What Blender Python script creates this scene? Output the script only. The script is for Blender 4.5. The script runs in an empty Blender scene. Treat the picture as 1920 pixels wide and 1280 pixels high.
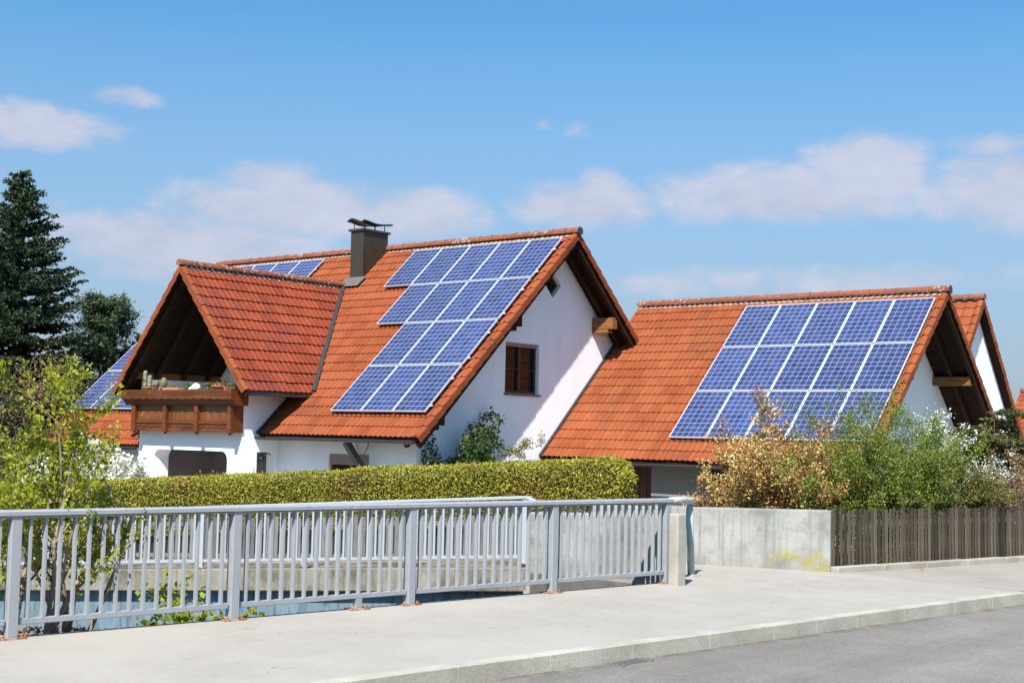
import bpy, bmesh, math, random
import numpy as np
from mathutils import Vector, Matrix
from mathutils.geometry import tessellate_polygon

R_ = math.radians
C = bpy.context.scene.collection
SC = bpy.context.scene

# ------------------------------------------------------------------ camera
# world axes: x along the house ridges (towards the road), y away from the
# road side, z up; the camera stands at the origin, the pavement 1.8 m below.
cam_d = bpy.data.cameras.new("camera")
cam_d.sensor_width = 36.0
cam_d.lens = 48.0
cam_d.clip_start = 0.1
cam_d.clip_end = 5000
cam = bpy.data.objects.new("camera", cam_d)
C.objects.link(cam)
RT = Matrix(((0.778742, -0.626845, 0.025042), (0.626977, 0.776297, -0.065294), (0.021489, 0.066548, 0.997552)))
rgt, fwd, upv = RT.col[0], RT.col[1], RT.col[2]
cam.matrix_world = Matrix(((rgt.x, upv.x, -fwd.x, 0), (rgt.y, upv.y, -fwd.y, 0), (rgt.z, upv.z, -fwd.z, 0), (0, 0, 0, 1)))
SC.camera = cam

# ------------------------------------------------------------------ light
SUN = Vector((1.0, -2.3, 2.95)).normalized()          # towards the sun
sun_d = bpy.data.lights.new("sun", 'SUN')
sun_d.energy = 4.9
sun_d.angle = R_(0.53)
sun_d.color = (1.0, 0.965, 0.91)
sun_o = bpy.data.objects.new("sun", sun_d)
C.objects.link(sun_o)
sun_o.rotation_euler = SUN.to_track_quat('Z', 'Y').to_euler()
sun_o.location = (0, 0, 60)

SC.view_settings.view_transform = 'Standard'
SC.view_settings.look = 'None'
SC.view_settings.gamma = 1.0
SC.view_settings.use_curve_mapping = False
SC.view_settings.exposure = 0.95

world = bpy.data.worlds.new("World")
SC.world = world
world.use_nodes = True
wt = world.node_tree
wt.nodes.clear()


class NT:
    """small node-tree helper"""
    def __init__(self, tree):
        self.t = tree

    def n(self, typ, **kw):
        nd = self.t.nodes.new(typ)
        for k, v in kw.items():
            setattr(nd, k, v)
        return nd

    def put(self, sock, val):
        if val is None:
            return
        if isinstance(val, bpy.types.NodeSocket):
            self.t.links.new(val, sock)
        else:
            if hasattr(sock.default_value, '__len__') and len(sock.default_value) == 4 and len(val) == 3:
                val = tuple(val) + (1.0,)
            sock.default_value = val

    def math(self, op, a, b=None, c=None, clamp=False):
        nd = self.n('ShaderNodeMath', operation=op, use_clamp=clamp)
        self.put(nd.inputs[0], a)
        self.put(nd.inputs[1], b)
        self.put(nd.inputs[2], c)
        return nd.outputs[0]

    def mix(self, fac, a, b, blend='MIX'):
        nd = self.n('ShaderNodeMix', data_type='RGBA', blend_type=blend)
        self.put(nd.inputs[0], fac)
        self.put(nd.inputs[6], a)
        self.put(nd.inputs[7], b)
        return nd.outputs[2]

    def noise(self, vec, scale, detail=4, rough=0.55, dist=0.0):
        nd = self.n('ShaderNodeTexNoise')
        if vec is not None:
            self.t.links.new(vec, nd.inputs['Vector'])
        nd.inputs['Scale'].default_value = scale
        nd.inputs['Detail'].default_value = detail
        nd.inputs['Roughness'].default_value = rough
        nd.inputs['Distortion'].default_value = dist
        return nd.outputs['Fac']

    def ramp(self, fac, stops, interp='LINEAR'):
        nd = self.n('ShaderNodeValToRGB')
        nd.color_ramp.interpolation = interp
        els = nd.color_ramp.elements
        while len(els) < len(stops):
            els.new(0.5)
        for e, (p, c) in zip(els, stops):
            e.position = p
            e.color = (c[0], c[1], c[2], 1.0) if hasattr(c, '__len__') else (c, c, c, 1.0)
        self.put(nd.inputs[0], fac)
        return nd.outputs[0]

    def mapr(self, v, a, b, c=0.0, d=1.0, smooth=False):
        nd = self.n('ShaderNodeMapRange')
        if smooth:
            nd.interpolation_type = 'SMOOTHSTEP'
        self.put(nd.inputs[0], v)
        for i, x in zip((1, 2, 3, 4), (a, b, c, d)):
            nd.inputs[i].default_value = x
        return nd.outputs[0]

    def scalevec(self, vec, s, loc=(0, 0, 0)):
        nd = self.n('ShaderNodeMapping')
        self.t.links.new(vec, nd.inputs[0])
        nd.inputs['Scale'].default_value = s
        nd.inputs['Location'].default_value = loc
        return nd.outputs[0]


def build_world():
    W = NT(wt)
    sky = W.n('ShaderNodeTexSky', sky_type='NISHITA')
    sky.sun_disc = False
    sky.sun_elevation = math.asin(SUN.z)
    sky.sun_rotation = math.atan2(SUN.x, SUN.y)
    sky.altitude = 450
    sky.air_density = 0.7
    sky.dust_density = 0.3
    sky.ozone_density = 1.0
    tc0 = W.n('ShaderNodeTexCoord')
    lift = W.n('ShaderNodeVectorMath', operation='ADD')
    wt.links.new(tc0.outputs['Generated'], lift.inputs[0])
    lift.inputs[1].default_value = (0, 0, 0.13)
    nrmz = W.n('ShaderNodeVectorMath', operation='NORMALIZE')
    wt.links.new(lift.outputs[0], nrmz.inputs[0])
    wt.links.new(nrmz.outputs[0], sky.inputs['Vector'])
    hs = W.n('ShaderNodeHueSaturation')
    hs.inputs['Saturation'].default_value = 1.15
    hs.inputs['Value'].default_value = 1.0
    wt.links.new(sky.outputs[0], hs.inputs['Color'])
    # clouds: hung in the sky by azimuth and elevation
    tc = W.n('ShaderNodeTexCoord')
    sp = W.n('ShaderNodeSeparateXYZ')
    wt.links.new(tc.outputs['Generated'], sp.inputs[0])
    fx, fy = -0.628238, 0.778022
    f = W.math('ADD', W.math('MULTIPLY', sp.outputs[0], fx), W.math('MULTIPLY', sp.outputs[1], fy))
    r = W.math('ADD', W.math('MULTIPLY', sp.outputs[0], fy), W.math('MULTIPLY', sp.outputs[1], -fx))
    az = W.math('MULTIPLY', W.math('ARCTAN2', r, f), 57.2958)
    el = W.math('MULTIPLY', W.math('ARCSINE', sp.outputs[2]), 57.2958)
    cv = W.n('ShaderNodeCombineXYZ')
    wt.links.new(az, cv.inputs[0])
    wt.links.new(el, cv.inputs[1])
    vec = W.scalevec(cv.outputs[0], (0.22, 0.42, 1.0))
    nz = W.noise(vec, 1.0, 8, 0.6, 0.3)
    vec2 = W.scalevec(cv.outputs[0], (0.9, 1.5, 1.0), (3.1, 7.7, 0))
    nz2 = W.noise(vec2, 1.0, 6, 0.6, 0.2)
    blobs = [  # azimuth, elevation, half width, half height, strength
        (11.3, 9.95, 6.4, 1.45, 1.0), (14.6, 10.9, 2.9, 1.75, 1.1), (3.0, 9.55, 3.5, 1.15, 1.0), (3.6, 10.1, 1.3, 1.2, 0.8),
        (20.5, 9.9, 4.5, 1.9, 0.95), (19.4, 11.7, 1.7, 0.6, 0.7),
        (-9.6, 9.1, 6.0, 1.35, 0.95), (-10.2, 10.2, 2.3, 0.85, 0.8), (-13.6, 7.3, 6.3, 1.6, 0.95), (-4.2, 9.0, 3.4, 1.3, 0.9), (-11.5, 7.0, 4.5, 1.3, .9),
        (-19.9, 11.7, 3.7, 1.05, 0.95), (-16.2, 13.1, 1.6, 0.5, 0.75), (1.1, 12.9, 0.4, 0.3, 0.28), (2.5, 12.6, 0.6, 0.35, 0.24),
        (13.5, 6.4, 7.5, 0.75, 0.55), (6.5, 6.3, 3.0, .5, 0.5), (33, 11, 9, 2.0, 1.0), (-36, 10, 9, 2.2, 1.0)]
    best = None
    for a0, e0, hw, hh, st in blobs:
        dx = W.math('MULTIPLY', W.math('SUBTRACT', az, a0), 1.0 / hw)
        dy0 = W.math('SUBTRACT', el, e0)
        dy = W.math('MULTIPLY', dy0, 1.0 / hh)
        # flatter undersides
        d2 = W.math('ADD', W.math('MULTIPLY', dx, dx), W.math('MULTIPLY', dy, dy))
        v = W.math('MULTIPLY', W.math('SUBTRACT', 1.0, d2), st)
        best = v if best is None else W.math('MAXIMUM', best, v)
    best = W.math('MAXIMUM', best, -1.2)
    dens = W.math('ADD', best, W.math('ADD', W.math('MULTIPLY', W.math('SUBTRACT', nz, 0.5), 2.3), W.math('MULTIPLY', W.math('SUBTRACT', nz2, 0.5), 0.9)))
    fac = W.mapr(dens, -0.30, 0.95, 0.0, 1.0, True)
    fac = W.math('MULTIPLY', fac, W.mapr(nz2, 0.3, 0.68, 0.84, 0.98))
    bright = W.mapr(nz, 0.35, 0.72, 0.97, 1.14)
    ccol = W.mix(1.0, (2.95, 3.12, 3.80, 1), bright, 'MULTIPLY')
    clear = W.mix(1.0, hs.outputs[0], (1.04, 1.50, 1.38, 1), 'MULTIPLY')
    # the air pales towards the horizon
    pale = W.mapr(el, 1.5, 17.0, 0.98, 0.0)
    clear = W.mix(pale, clear, (2.20, 2.53, 2.78, 1))
    col = W.mix(fac, clear, ccol)
    bg = W.n('ShaderNodeBackground')
    wt.links.new(col, bg.inputs[0])
    bg.inputs[1].default_value = 0.10
    out = W.n('ShaderNodeOutputWorld')
    wt.links.new(bg.outputs[0], out.inputs[0])


build_world()


# ------------------------------------------------------------------ materials
def new_mat(name):
    m = bpy.data.materials.new(name)
    m.use_nodes = True
    t = m.node_tree
    t.nodes.clear()
    N = NT(t)
    out = N.n('ShaderNodeOutputMaterial')
    b = N.n('ShaderNodeBsdfPrincipled')
    t.links.new(b.outputs[0], out.inputs[0])
    return m, N, b, out


def objvec(N):
    return N.n('ShaderNodeTexCoord').outputs['Object']


def bump(N, b, h, strength=0.3, dist=0.01):
    bp = N.n('ShaderNodeBump')
    bp.inputs['Strength'].default_value = strength
    bp.inputs['Distance'].default_value = dist
    N.t.links.new(h, bp.inputs['Height'])
    N.t.links.new(bp.outputs[0], b.inputs['Normal'])


def simple(name, col, rough=0.7, var=0.12, scale=4.0, bmp=0.0, bscale=60.0, metal=0.0, spec=0.5, stretch=None, col2=None, thr=(0.5, 0.7)):
    m, N, b, o = new_mat(name)
    v = objvec(N)
    if stretch:
        v = N.scalevec(v, stretch)
    nz = N.noise(v, scale, 6, 0.6)
    k = N.mapr(nz, 0.25, 0.75, 1 - var, 1 + var)
    c = N.mix(1.0, col, k, 'MULTIPLY')
    if col2:
        c = N.mix(N.mapr(N.noise(v, scale * 1.7, 5, 0.65, 0.4), thr[0], thr[1], 0, 1, True), c, col2)
    N.put(b.inputs['Base Color'], c)
    b.inputs['Roughness'].default_value = rough
    b.inputs['Metallic'].default_value = metal
    b.inputs['Specular IOR Level'].default_value = spec
    if bmp:
        bump(N, b, N.noise(v, bscale, 4, 0.6), bmp)
    return m


def tile_mat(name, ca, cb, cc, dirt, lichen=0.5, dirtcol=(0.09, 0.04, 0.025), along_y=False):
    m, N, b, o = new_mat(name)
    v = objvec(N)
    at = N.n('ShaderNodeAttribute', attribute_name='rnd')
    base = N.ramp(at.outputs['Fac'], [(0.0, cc), (0.35, ca), (0.75, cb), (1.0, ca)])
    base = N.mix(0.45, base, ca)
    stv = N.noise(N.scalevec(v, (16, 1.3, 1.3) if not along_y else (1.3, 16, 1.3)), 1.0, 5, 0.7)
    base = N.mix(1.0, base, N.mapr(stv, 0.3, 0.7, 0.80, 1.18), 'MULTIPLY')
    base = N.mix(N.mapr(N.noise(N.scalevec(v, (9, 1.0, 1.0) if not along_y else (1.0, 9, 1.0)), 0.9, 5, 0.7), 0.55, 0.75, 0.0, 0.55 * dirt, True), base, dirtcol)
    big = N.noise(v, 0.55, 5, 0.6)
    base = N.mix(1.0, base, N.mapr(big, 0.3, 0.7, 0.82, 1.14), 'MULTIPLY')
    d = N.mapr(N.noise(N.scalevec(v, (1.0, 0.55, 0.55)), 1.1, 6, 0.65, 0.5), 0.52, 0.74, 0.0, dirt, True)
    base = N.mix(d, base, dirtcol)
    fine = N.noise(v, 28, 4, 0.7)
    base = N.mix(1.0, base, N.mapr(fine, 0.3, 0.7, 0.86, 1.12), 'MULTIPLY')
    sp = N.n('ShaderNodeTexVoronoi')
    N.t.links.new(v, sp.inputs['Vector'])
    sp.inputs['Scale'].default_value = 9
    spot = N.math('LESS_THAN', sp.outputs['Distance'], N.mapr(N.noise(v, 0.9, 3, 0.6), 0.45, 0.75, 0.02, 0.02 + 0.32 * lichen))
    spot = N.math('MULTIPLY', spot, N.math('GREATER_THAN', N.noise(v, 34, 2, 0.5), 0.5))
    base = N.mix(N.math('MULTIPLY', spot, 0.75), base, (0.42, 0.38, 0.32))
    N.put(b.inputs['Base Color'], base)
    b.inputs['Roughness'].default_value = 0.8
    b.inputs['Specular IOR Level'].default_value = 0.12
    bump(N, b, fine, 0.25, 0.006)
    return m


def leaf_mat(name, stops, trans=0.35, rough=0.55):
    m, N, b, o = new_mat(name)
    at = N.n('ShaderNodeAttribute', attribute_name='rnd')
    c = N.ramp(at.outputs['Fac'], stops)
    N.put(b.inputs['Base Color'], c)
    b.inputs['Roughness'].default_value = rough
    b.inputs['Specular IOR Level'].default_value = 0.3
    tr = N.n('ShaderNodeBsdfTranslucent')
    N.put(tr.inputs[0], N.mix(1.0, c, (1.1, 1.15, 0.7, 1), 'MULTIPLY'))
    mx = N.n('ShaderNodeMixShader')
    mx.inputs[0].default_value = trans
    N.t.links.new(b.outputs[0], mx.inputs[1])
    N.t.links.new(tr.outputs[0], mx.inputs[2])
    N.t.links.new(mx.outputs[0], o.inputs[0])
    return m


def concrete_mat(name, col, dark, yellow=0.0, rough=0.9, streak=0.5, pits=0.5):
    m, N, b, o = new_mat(name)
    v = objvec(N)
    n1 = N.noise(v, 1.7, 7, 0.65)
    c = N.mix(N.mapr(n1, 0.35, 0.7, 0.0, 1.0, True), col, dark)
    st = N.noise(N.scalevec(v, (20, 20, 0.9)), 1.0, 5, 0.7)
    c = N.mix(N.math('MULTIPLY', N.mapr(st, 0.45, 0.75, 0.0, 1.0, True), streak), c, dark)
    if yellow:
        ny = N.noise(v, 2.4, 5, 0.65, 0.4)
        ge = N.n('ShaderNodeSeparateXYZ')
        N.t.links.new(v, ge.inputs[0])
        low = N.mapr(ge.outputs[2], -1.25, -1.70, 0.0, 1.0, True)
        right = N.mapr(ge.outputs[0], -9.6, -9.0, 0.05, 1.0, True)
        y = N.math('MULTIPLY', N.math('MULTIPLY', N.mapr(ny, 0.46, 0.64, 0, 1, True), low), N.math('MULTIPLY', right, yellow))
        c = N.mix(y, c, (0.27, 0.24, 0.05))
    fine = N.noise(v, 45, 4, 0.7)
    c = N.mix(1.0, c, N.mapr(fine, 0.3, 0.7, 0.85, 1.12), 'MULTIPLY')
    pt = N.math('GREATER_THAN', N.noise(v, 22, 3, 0.5), 0.68)
    c = N.mix(N.math('MULTIPLY', pt, pits), c, (0.09, 0.085, 0.075))
    N.put(b.inputs['Base Color'], c)
    b.inputs['Roughness'].default_value = rough
    b.inputs['Specular IOR Level'].default_value = 0.25
    bump(N, b, N.math('ADD', fine, n1), 0.35, 0.01)
    return m


def wood_mat(name, col, dark, grain=(30, 30, 1.2), rough=0.6, gscale=1.0, spec=0.4, plank=None, each=0.0):
    m, N, b, o = new_mat(name)
    v = objvec(N)
    g = N.noise(N.scalevec(v, grain), gscale, 6, 0.65, 0.3)
    c = N.mix(N.mapr(g, 0.3, 0.72, 0, 1, True), col, dark)
    c = N.mix(1.0, c, N.mapr(N.noise(v, 2.0, 4, 0.6), 0.3, 0.7, 0.8, 1.2), 'MULTIPLY')
    if plank:
        sx = N.n('ShaderNodeSeparateXYZ')
        N.t.links.new(v, sx.inputs[0])
        fr = N.math('FRACT', N.math('MULTIPLY', sx.outputs[plank[0]], 1.0 / plank[1]))
        ln = N.math('LESS_THAN', fr, 0.07)
        c = N.mix(N.math('MULTIPLY', ln, 0.75), c, (0.02, 0.012, 0.008))
    if each:
        oi = N.n('ShaderNodeObjectInfo')
        c = N.mix(1.0, c, N.mapr(oi.outputs['Random'], 0, 1, 1 - each, 1 + each), 'MULTIPLY')
    N.put(b.inputs['Base Color'], c)
    b.inputs['Roughness'].default_value = rough
    b.inputs['Specular IOR Level'].default_value = spec
    bump(N, b, g, 0.2, 0.005)
    return m


MT = {}
MT['tile'] = tile_mat('terracotta_tile', (0.2186, 0.05484, 0.02061), (0.2543, 0.0754, 0.02867), (0.1696, 0.04027, 0.01792), 0.5, 0.25)
MT['tile_dormer'] = tile_mat('weathered_tile', (0.196, 0.04032, 0.01984), (0.2613, 0.05488, 0.02192), (0.1372, 0.02912, 0.01775), 0.85, 0.45, (0.111, 0.0392, 0.03132), along_y=True)
MT['tile_garage'] = tile_mat('garage_tile', (0.2287, 0.05998, 0.02271), (0.2619, 0.08311, 0.03232), (0.1938, 0.04627, 0.01835), 0.4, 0.25, (0.09603, 0.05141, 0.03494))
MT['ridge'] = tile_mat('lichened_ridge_tile', (0.21, 0.072, 0.040), (0.25, 0.105, 0.06), (0.15, 0.06, 0.042), 0.8, 2.2, (0.11, 0.065, 0.055))
MT['plaster'] = simple('white_plaster', (0.86, 0.87, 0.885), 0.9, 0.035, 0.8, 0.25, 90, spec=0.2, stretch=(2.5, 2.5, 0.5), col2=(0.80, 0.795, 0.785), thr=(0.56, 0.8))
MT['plaster_shade'] = simple('shade_toned_plaster', (0.20, 0.185, 0.17), 0.9, 0.06, 1.2, 0.25, 80, spec=0.2, col2=(0.16, 0.15, 0.13), thr=(0.55, 0.75))  # garage front plaster darkened, its eave shade is in the colour
MT['porch'] = simple('shaded_porch_render', (0.21, 0.19, 0.185), 0.9, 0.05, 1.0, 0.2, 80, spec=0.2)  # render darkened, the porch's dimness is put into the colour
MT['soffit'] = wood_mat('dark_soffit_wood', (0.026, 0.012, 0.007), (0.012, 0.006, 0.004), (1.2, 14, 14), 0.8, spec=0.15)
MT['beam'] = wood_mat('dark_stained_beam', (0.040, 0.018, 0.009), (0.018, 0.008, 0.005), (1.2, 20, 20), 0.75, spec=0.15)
MT['purlin'] = wood_mat('honey_wood', (0.27, 0.12, 0.032), (0.13, 0.05, 0.016), (1.5, 20, 20), 0.5)
MT['balcony'] = wood_mat('balcony_wood', (0.155, 0.04368, 0.0096), (0.0744, 0.0196, 0.006), (1.24, 14, 15), 0.4, spec=0.5)
MT['balcony_panel'] = wood_mat('balcony_panel_wood', (0.1914, 0.063, 0.0132), (0.1089, 0.033, 0.0084), (15.84, 14.4, 0.72), 0.42, spec=0.5, plank=(0, 0.085))
MT['window_wood'] = wood_mat('brown_window_frame', (0.085, 0.032, 0.013), (0.045, 0.018, 0.009), (20, 20, 2), 0.45)
MT['window_orange'] = wood_mat('warm_window_frame', (0.26, 0.085, 0.018), (0.15, 0.05, 0.012), (20, 20, 2), 0.45)
MT['shutter'] = simple('shutter_slat', (0.27, 0.20, 0.175), 0.6, 0.06, 3)
MT['darkmetal'] = simple('dark_brown_metal', (0.035, 0.030, 0.028), 0.45, 0.2, 5, spec=0.5)
MT['chimney'] = simple('bronze_sheet', (0.050, 0.038, 0.026), 0.45, 0.25, 2.0, 0.0, 10, 0.3, stretch=(6, 6, 0.8), col2=(0.085, 0.070, 0.055), thr=(0.55, 0.8))
MT['lead'] = simple('lead_flashing', (0.10, 0.088, 0.082), 0.7, 0.2, 6, 0.2, 20)
MT['rail'] = simple('grey_rail_paint', (0.2709, 0.2795, 0.2967), 0.5, 0.08, 5.0, 0.15, 60, 0.0, 0.35, col2=(0.2021, 0.2021, 0.2021), thr=(0.54, 0.74))
MT['rail_far'] = simple('pale_rail_paint', (0.324, 0.3465, 0.369), 0.5, 0.05, 3.0, 0, 60)
MT['rust'] = simple('rusty_plate', (0.21, 0.09, 0.04), 0.85, 0.35, 14, 0.4, 60, col2=(0.38, 0.30, 0.25), thr=(0.5, 0.65))
MT['concrete'] = concrete_mat('weathered_concrete', (0.3108, 0.3024, 0.2814), (0.126, 0.1193, 0.1025), 0.0, streak=0.5, pits=0.9)
MT['concrete_smooth'] = concrete_mat('smooth_wall_concrete', (0.3182, 0.3149, 0.2948), (0.172, 0.1696, 0.154), 0.95, streak=0.9, pits=0.25)
MT['concrete_slab'] = concrete_mat('stained_slab_concrete', (0.27, 0.245, 0.195), (0.085, 0.075, 0.052), 0.0, streak=0.9)
MT['stone'] = concrete_mat('old_stone', (0.36, 0.335, 0.285), (0.25, 0.23, 0.19), 0.0, streak=0.4, pits=0.3)
MT['kerb'] = concrete_mat('kerb_concrete', (0.4047, 0.3786, 0.3206), (0.2872, 0.2677, 0.224), 0.0, streak=0.2, pits=0.35)
MT['kerb_dark'] = concrete_mat('old_kerb_stone', (0.16, 0.16, 0.155), (0.10, 0.10, 0.10), 0.0, streak=0.2, pits=0.3)
MT['pole'] = simple('pale_green_paint', (0.324, 0.3622, 0.3335), 0.5, 0.15, 8, 0.1, 60, col2=(0.396, 0.391, 0.368), thr=(0.5, 0.7))
MT['greywool'] = simple('bare_zinc', (0.42, 0.42, 0.41), 0.7, 0.25, 30, 0.3, 60)
MT['bluewall'] = simple('pale_blue_render', (0.125, 0.180, 0.225), 0.8, 0.2, 2.0, 0.2, 40, stretch=(3, 3, 0.6), col2=(0.075, 0.105, 0.11), thr=(0.48, 0.66))
MT['graffiti'] = simple('blue_spray_paint', (0.05, 0.15, 0.36), 0.6, 0.15, 6)
MT['graffiti_pale'] = simple('pale_spray_paint', (0.40, 0.46, 0.50), 0.6, 0.1, 6)
MT['picket'] = wood_mat('weathered_grey_picket', (0.205, 0.195, 0.195), (0.10, 0.092, 0.090), (30, 30, 2), 0.85, spec=0.2, each=0.3)
MT['picket_dark'] = wood_mat('weathered_brown_picket', (0.1136, 0.095, 0.0732), (0.03557, 0.0285, 0.02105), (25.69, 24.7, 1.464), 0.9, spec=0.1, each=0.6)
MT['bark'] = wood_mat('grey_brown_bark', (0.155, 0.120, 0.085), (0.075, 0.055, 0.040), (12, 12, 3), 0.9, spec=0.15)
MT['bark_pale'] = wood_mat('pale_bark', (0.30, 0.24, 0.17), (0.17, 0.125, 0.085), (12, 12, 3), 0.9, spec=0.15)
MT['bark_red'] = wood_mat('reddish_twig', (0.20, 0.085, 0.045), (0.10, 0.045, 0.03), (12, 12, 3), 0.85, spec=0.15)
MT['terracotta'] = simple('clay_pot', (0.42, 0.16, 0.075), 0.8, 0.12, 10)
MT['mortar'] = simple('pale_mortar', (0.33, 0.24, 0.19), 0.9, 0.3, 9)
MT['whitestone'] = simple('white_stone', (0.68, 0.68, 0.66), 0.8, 0.08, 8)
MT['cactus'] = simple('cactus_skin', (0.12, 0.13, 0.06), 0.75, 0.25, 18, 0.3, 40)
MT['cactus_dry'] = simple('dry_cactus_skin', (0.20, 0.175, 0.14), 0.8, 0.25, 18, 0.3, 40)
MT['white_paint'] = simple('white_paint', (0.75, 0.75, 0.75), 0.5, 0.03, 5)
MT['iron'] = simple('black_iron', (0.02, 0.02, 0.022), 0.45, 0.1, 5)
MT['drain'] = simple('cast_iron', (0.12, 0.115, 0.11), 0.65, 0.2, 20)
MT['soil'] = simple('brown_soil', (0.10, 0.065, 0.04), 0.95, 0.35, 6, 0.5, 30)
MT['clay'] = simple('orange_scrap', (0.30, 0.085, 0.05), 0.8, 0.1, 10)
MT['curtain'] = simple('net_curtain', (0.55, 0.56, 0.58), 0.9, 0.08, 6, stretch=(14, 14, 1))
MT['dark_backing'] = simple('unlit_room_tone', (0.025, 0.02, 0.018), 0.9, 0.1, 3)


def glass_mat():
    m, N, b, o = new_mat('window_glass')
    b.inputs['Base Color'].default_value = (0.012, 0.011, 0.011, 1)
    b.inputs['Roughness'].default_value = 0.03
    b.inputs['Specular IOR Level'].default_value = 0.35
    b.inputs['IOR'].default_value = 1.45
    return m


MT['glass'] = glass_mat()


def cells_mat():
    """6 x 10 polycrystalline cells under glass; object space 0.95 x 1.61 m"""
    m, N, b, o = new_mat('solar_cells')
    v = objvec(N)
    oi = N.n('ShaderNodeObjectInfo')
    s = N.n('ShaderNodeSeparateXYZ')
    N.t.links.new(v, s.inputs[0])
    u = N.math('MULTIPLY', s.outputs[0], 6 / 0.95)
    w = N.math('MULTIPLY', s.outputs[1], 10 / 1.61)

    def line(c, wd):
        fr = N.math('ABSOLUTE', N.math('SUBTRACT', N.math('FRACT', c), 0.5))
        return N.math('GREATER_THAN', fr, 0.5 - wd)
    g = N.math('MAXIMUM', line(u, 0.034), line(w, 0.040))
    bus = line(N.math('MULTIPLY', N.math('SUBTRACT', u, 0.25), 2.0), 0.022)
    cell = N.n('ShaderNodeCombineXYZ')
    N.put(cell.inputs[0], N.math('FLOOR', u))
    N.put(cell.inputs[1], N.math('FLOOR', w))
    N.put(cell.inputs[2], N.math('MULTIPLY', oi.outputs['Random'], 97.0))
    wn = N.n('ShaderNodeTexWhiteNoise', noise_dimensions='3D')
    N.t.links.new(cell.outputs[0], wn.inputs['Vector'])
    col = N.ramp(wn.outputs['Value'], [(0.0, (0.015, 0.024, 0.074)), (0.45, (0.021, 0.033, 0.100)), (0.8, (0.026, 0.041, 0.120)), (1.0, (0.032, 0.032, 0.088))])
    cr = N.n('ShaderNodeTexVoronoi')
    N.t.links.new(v, cr.inputs['Vector'])
    cr.inputs['Scale'].default_value = 70
    sepc = N.n('ShaderNodeSeparateColor')
    N.t.links.new(cr.outputs['Color'], sepc.inputs[0])
    col = N.mix(1.0, col, N.mapr(sepc.outputs[0], 0, 1, 0.88, 1.14), 'MULTIPLY')
    col = N.mix(1.0, col, N.mapr(oi.outputs['Random'], 0, 1, 0.84, 1.18), 'MULTIPLY')
    col = N.mix(N.math('MULTIPLY', bus, 0.40), col, (0.14, 0.17, 0.30))
    col = N.mix(N.math('MULTIPLY', g, 0.9), col, (0.24, 0.28, 0.44))
    dust = N.mapr(N.noise(v, 2.2, 5, 0.6), 0.35, 0.75, 0.0, 0.07)
    col = N.mix(dust, col, (0.24, 0.26, 0.30))
    N.put(b.inputs['Base Color'], col)
    b.inputs['Roughness'].default_value = 0.18
    b.inputs['Specular IOR Level'].default_value = 0.4
    return m


MT['cells'] = cells_mat()
MT['alu'] = simple('anodised_aluminium', (0.56, 0.57, 0.59), 0.4, 0.03, 5, metal=0.25)


def road_mat():
    m, N, b, o = new_mat('asphalt')
    v = objvec(N)
    c = N.mix(N.mapr(N.noise(v, 0.35, 4, 0.6), 0.35, 0.7, 0, 1, True), (0.180, 0.162, 0.146), (0.150, 0.135, 0.122))
    gr = N.noise(v, 85, 3, 0.8)
    c = N.mix(1.0, c, N.mapr(gr, 0.25, 0.75, 0.55, 1.45), 'MULTIPLY')
    c = N.mix(N.math('MULTIPLY', N.math('GREATER_THAN', N.noise(v, 120, 2, 0.5), 0.68), 0.6), c, (0.33, 0.31, 0.30))
    tr = N.noise(N.scalevec(v, (2.2, 0.12, 1)), 1.0, 3, 0.5)
    c = N.mix(1.0, c, N.mapr(tr, 0.3, 0.7, 0.86, 1.12), 'MULTIPLY')
    c = N.mix(1.0, c, N.mapr(N.noise(v, 26, 3, 0.7), 0.3, 0.7, 0.80, 1.2), 'MULTIPLY')
    c = N.mix(1.0, c, N.mapr(N.noise(v, 1.6, 5, 0.7), 0.3, 0.7, 0.88, 1.1), 'MULTIPLY')
    sx = N.n('ShaderNodeSeparateXYZ')
    N.t.links.new(v, sx.inputs[0])
    dk = N.math('SUBTRACT', sx.outputs[0], N.math('MULTIPLY_ADD', sx.outputs[1], 0.122, -7.97 + 0.16))
    gut = N.math('MULTIPLY', N.mapr(dk, 0.0, 0.22, 1.0, 0.0, True), N.mapr(N.noise(v, 3.5, 5, 0.7), 0.38, 0.62, 0.1, 0.8, True))
    c = N.mix(gut, c, (0.075, 0.064, 0.050))
    N.put(b.inputs['Base Color'], c)
    b.inputs['Roughness'].default_value = 0.88
    b.inputs['Specular IOR Level'].default_value = 0.3
    bump(N, b, gr, 0.4, 0.008)
    return m


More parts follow.
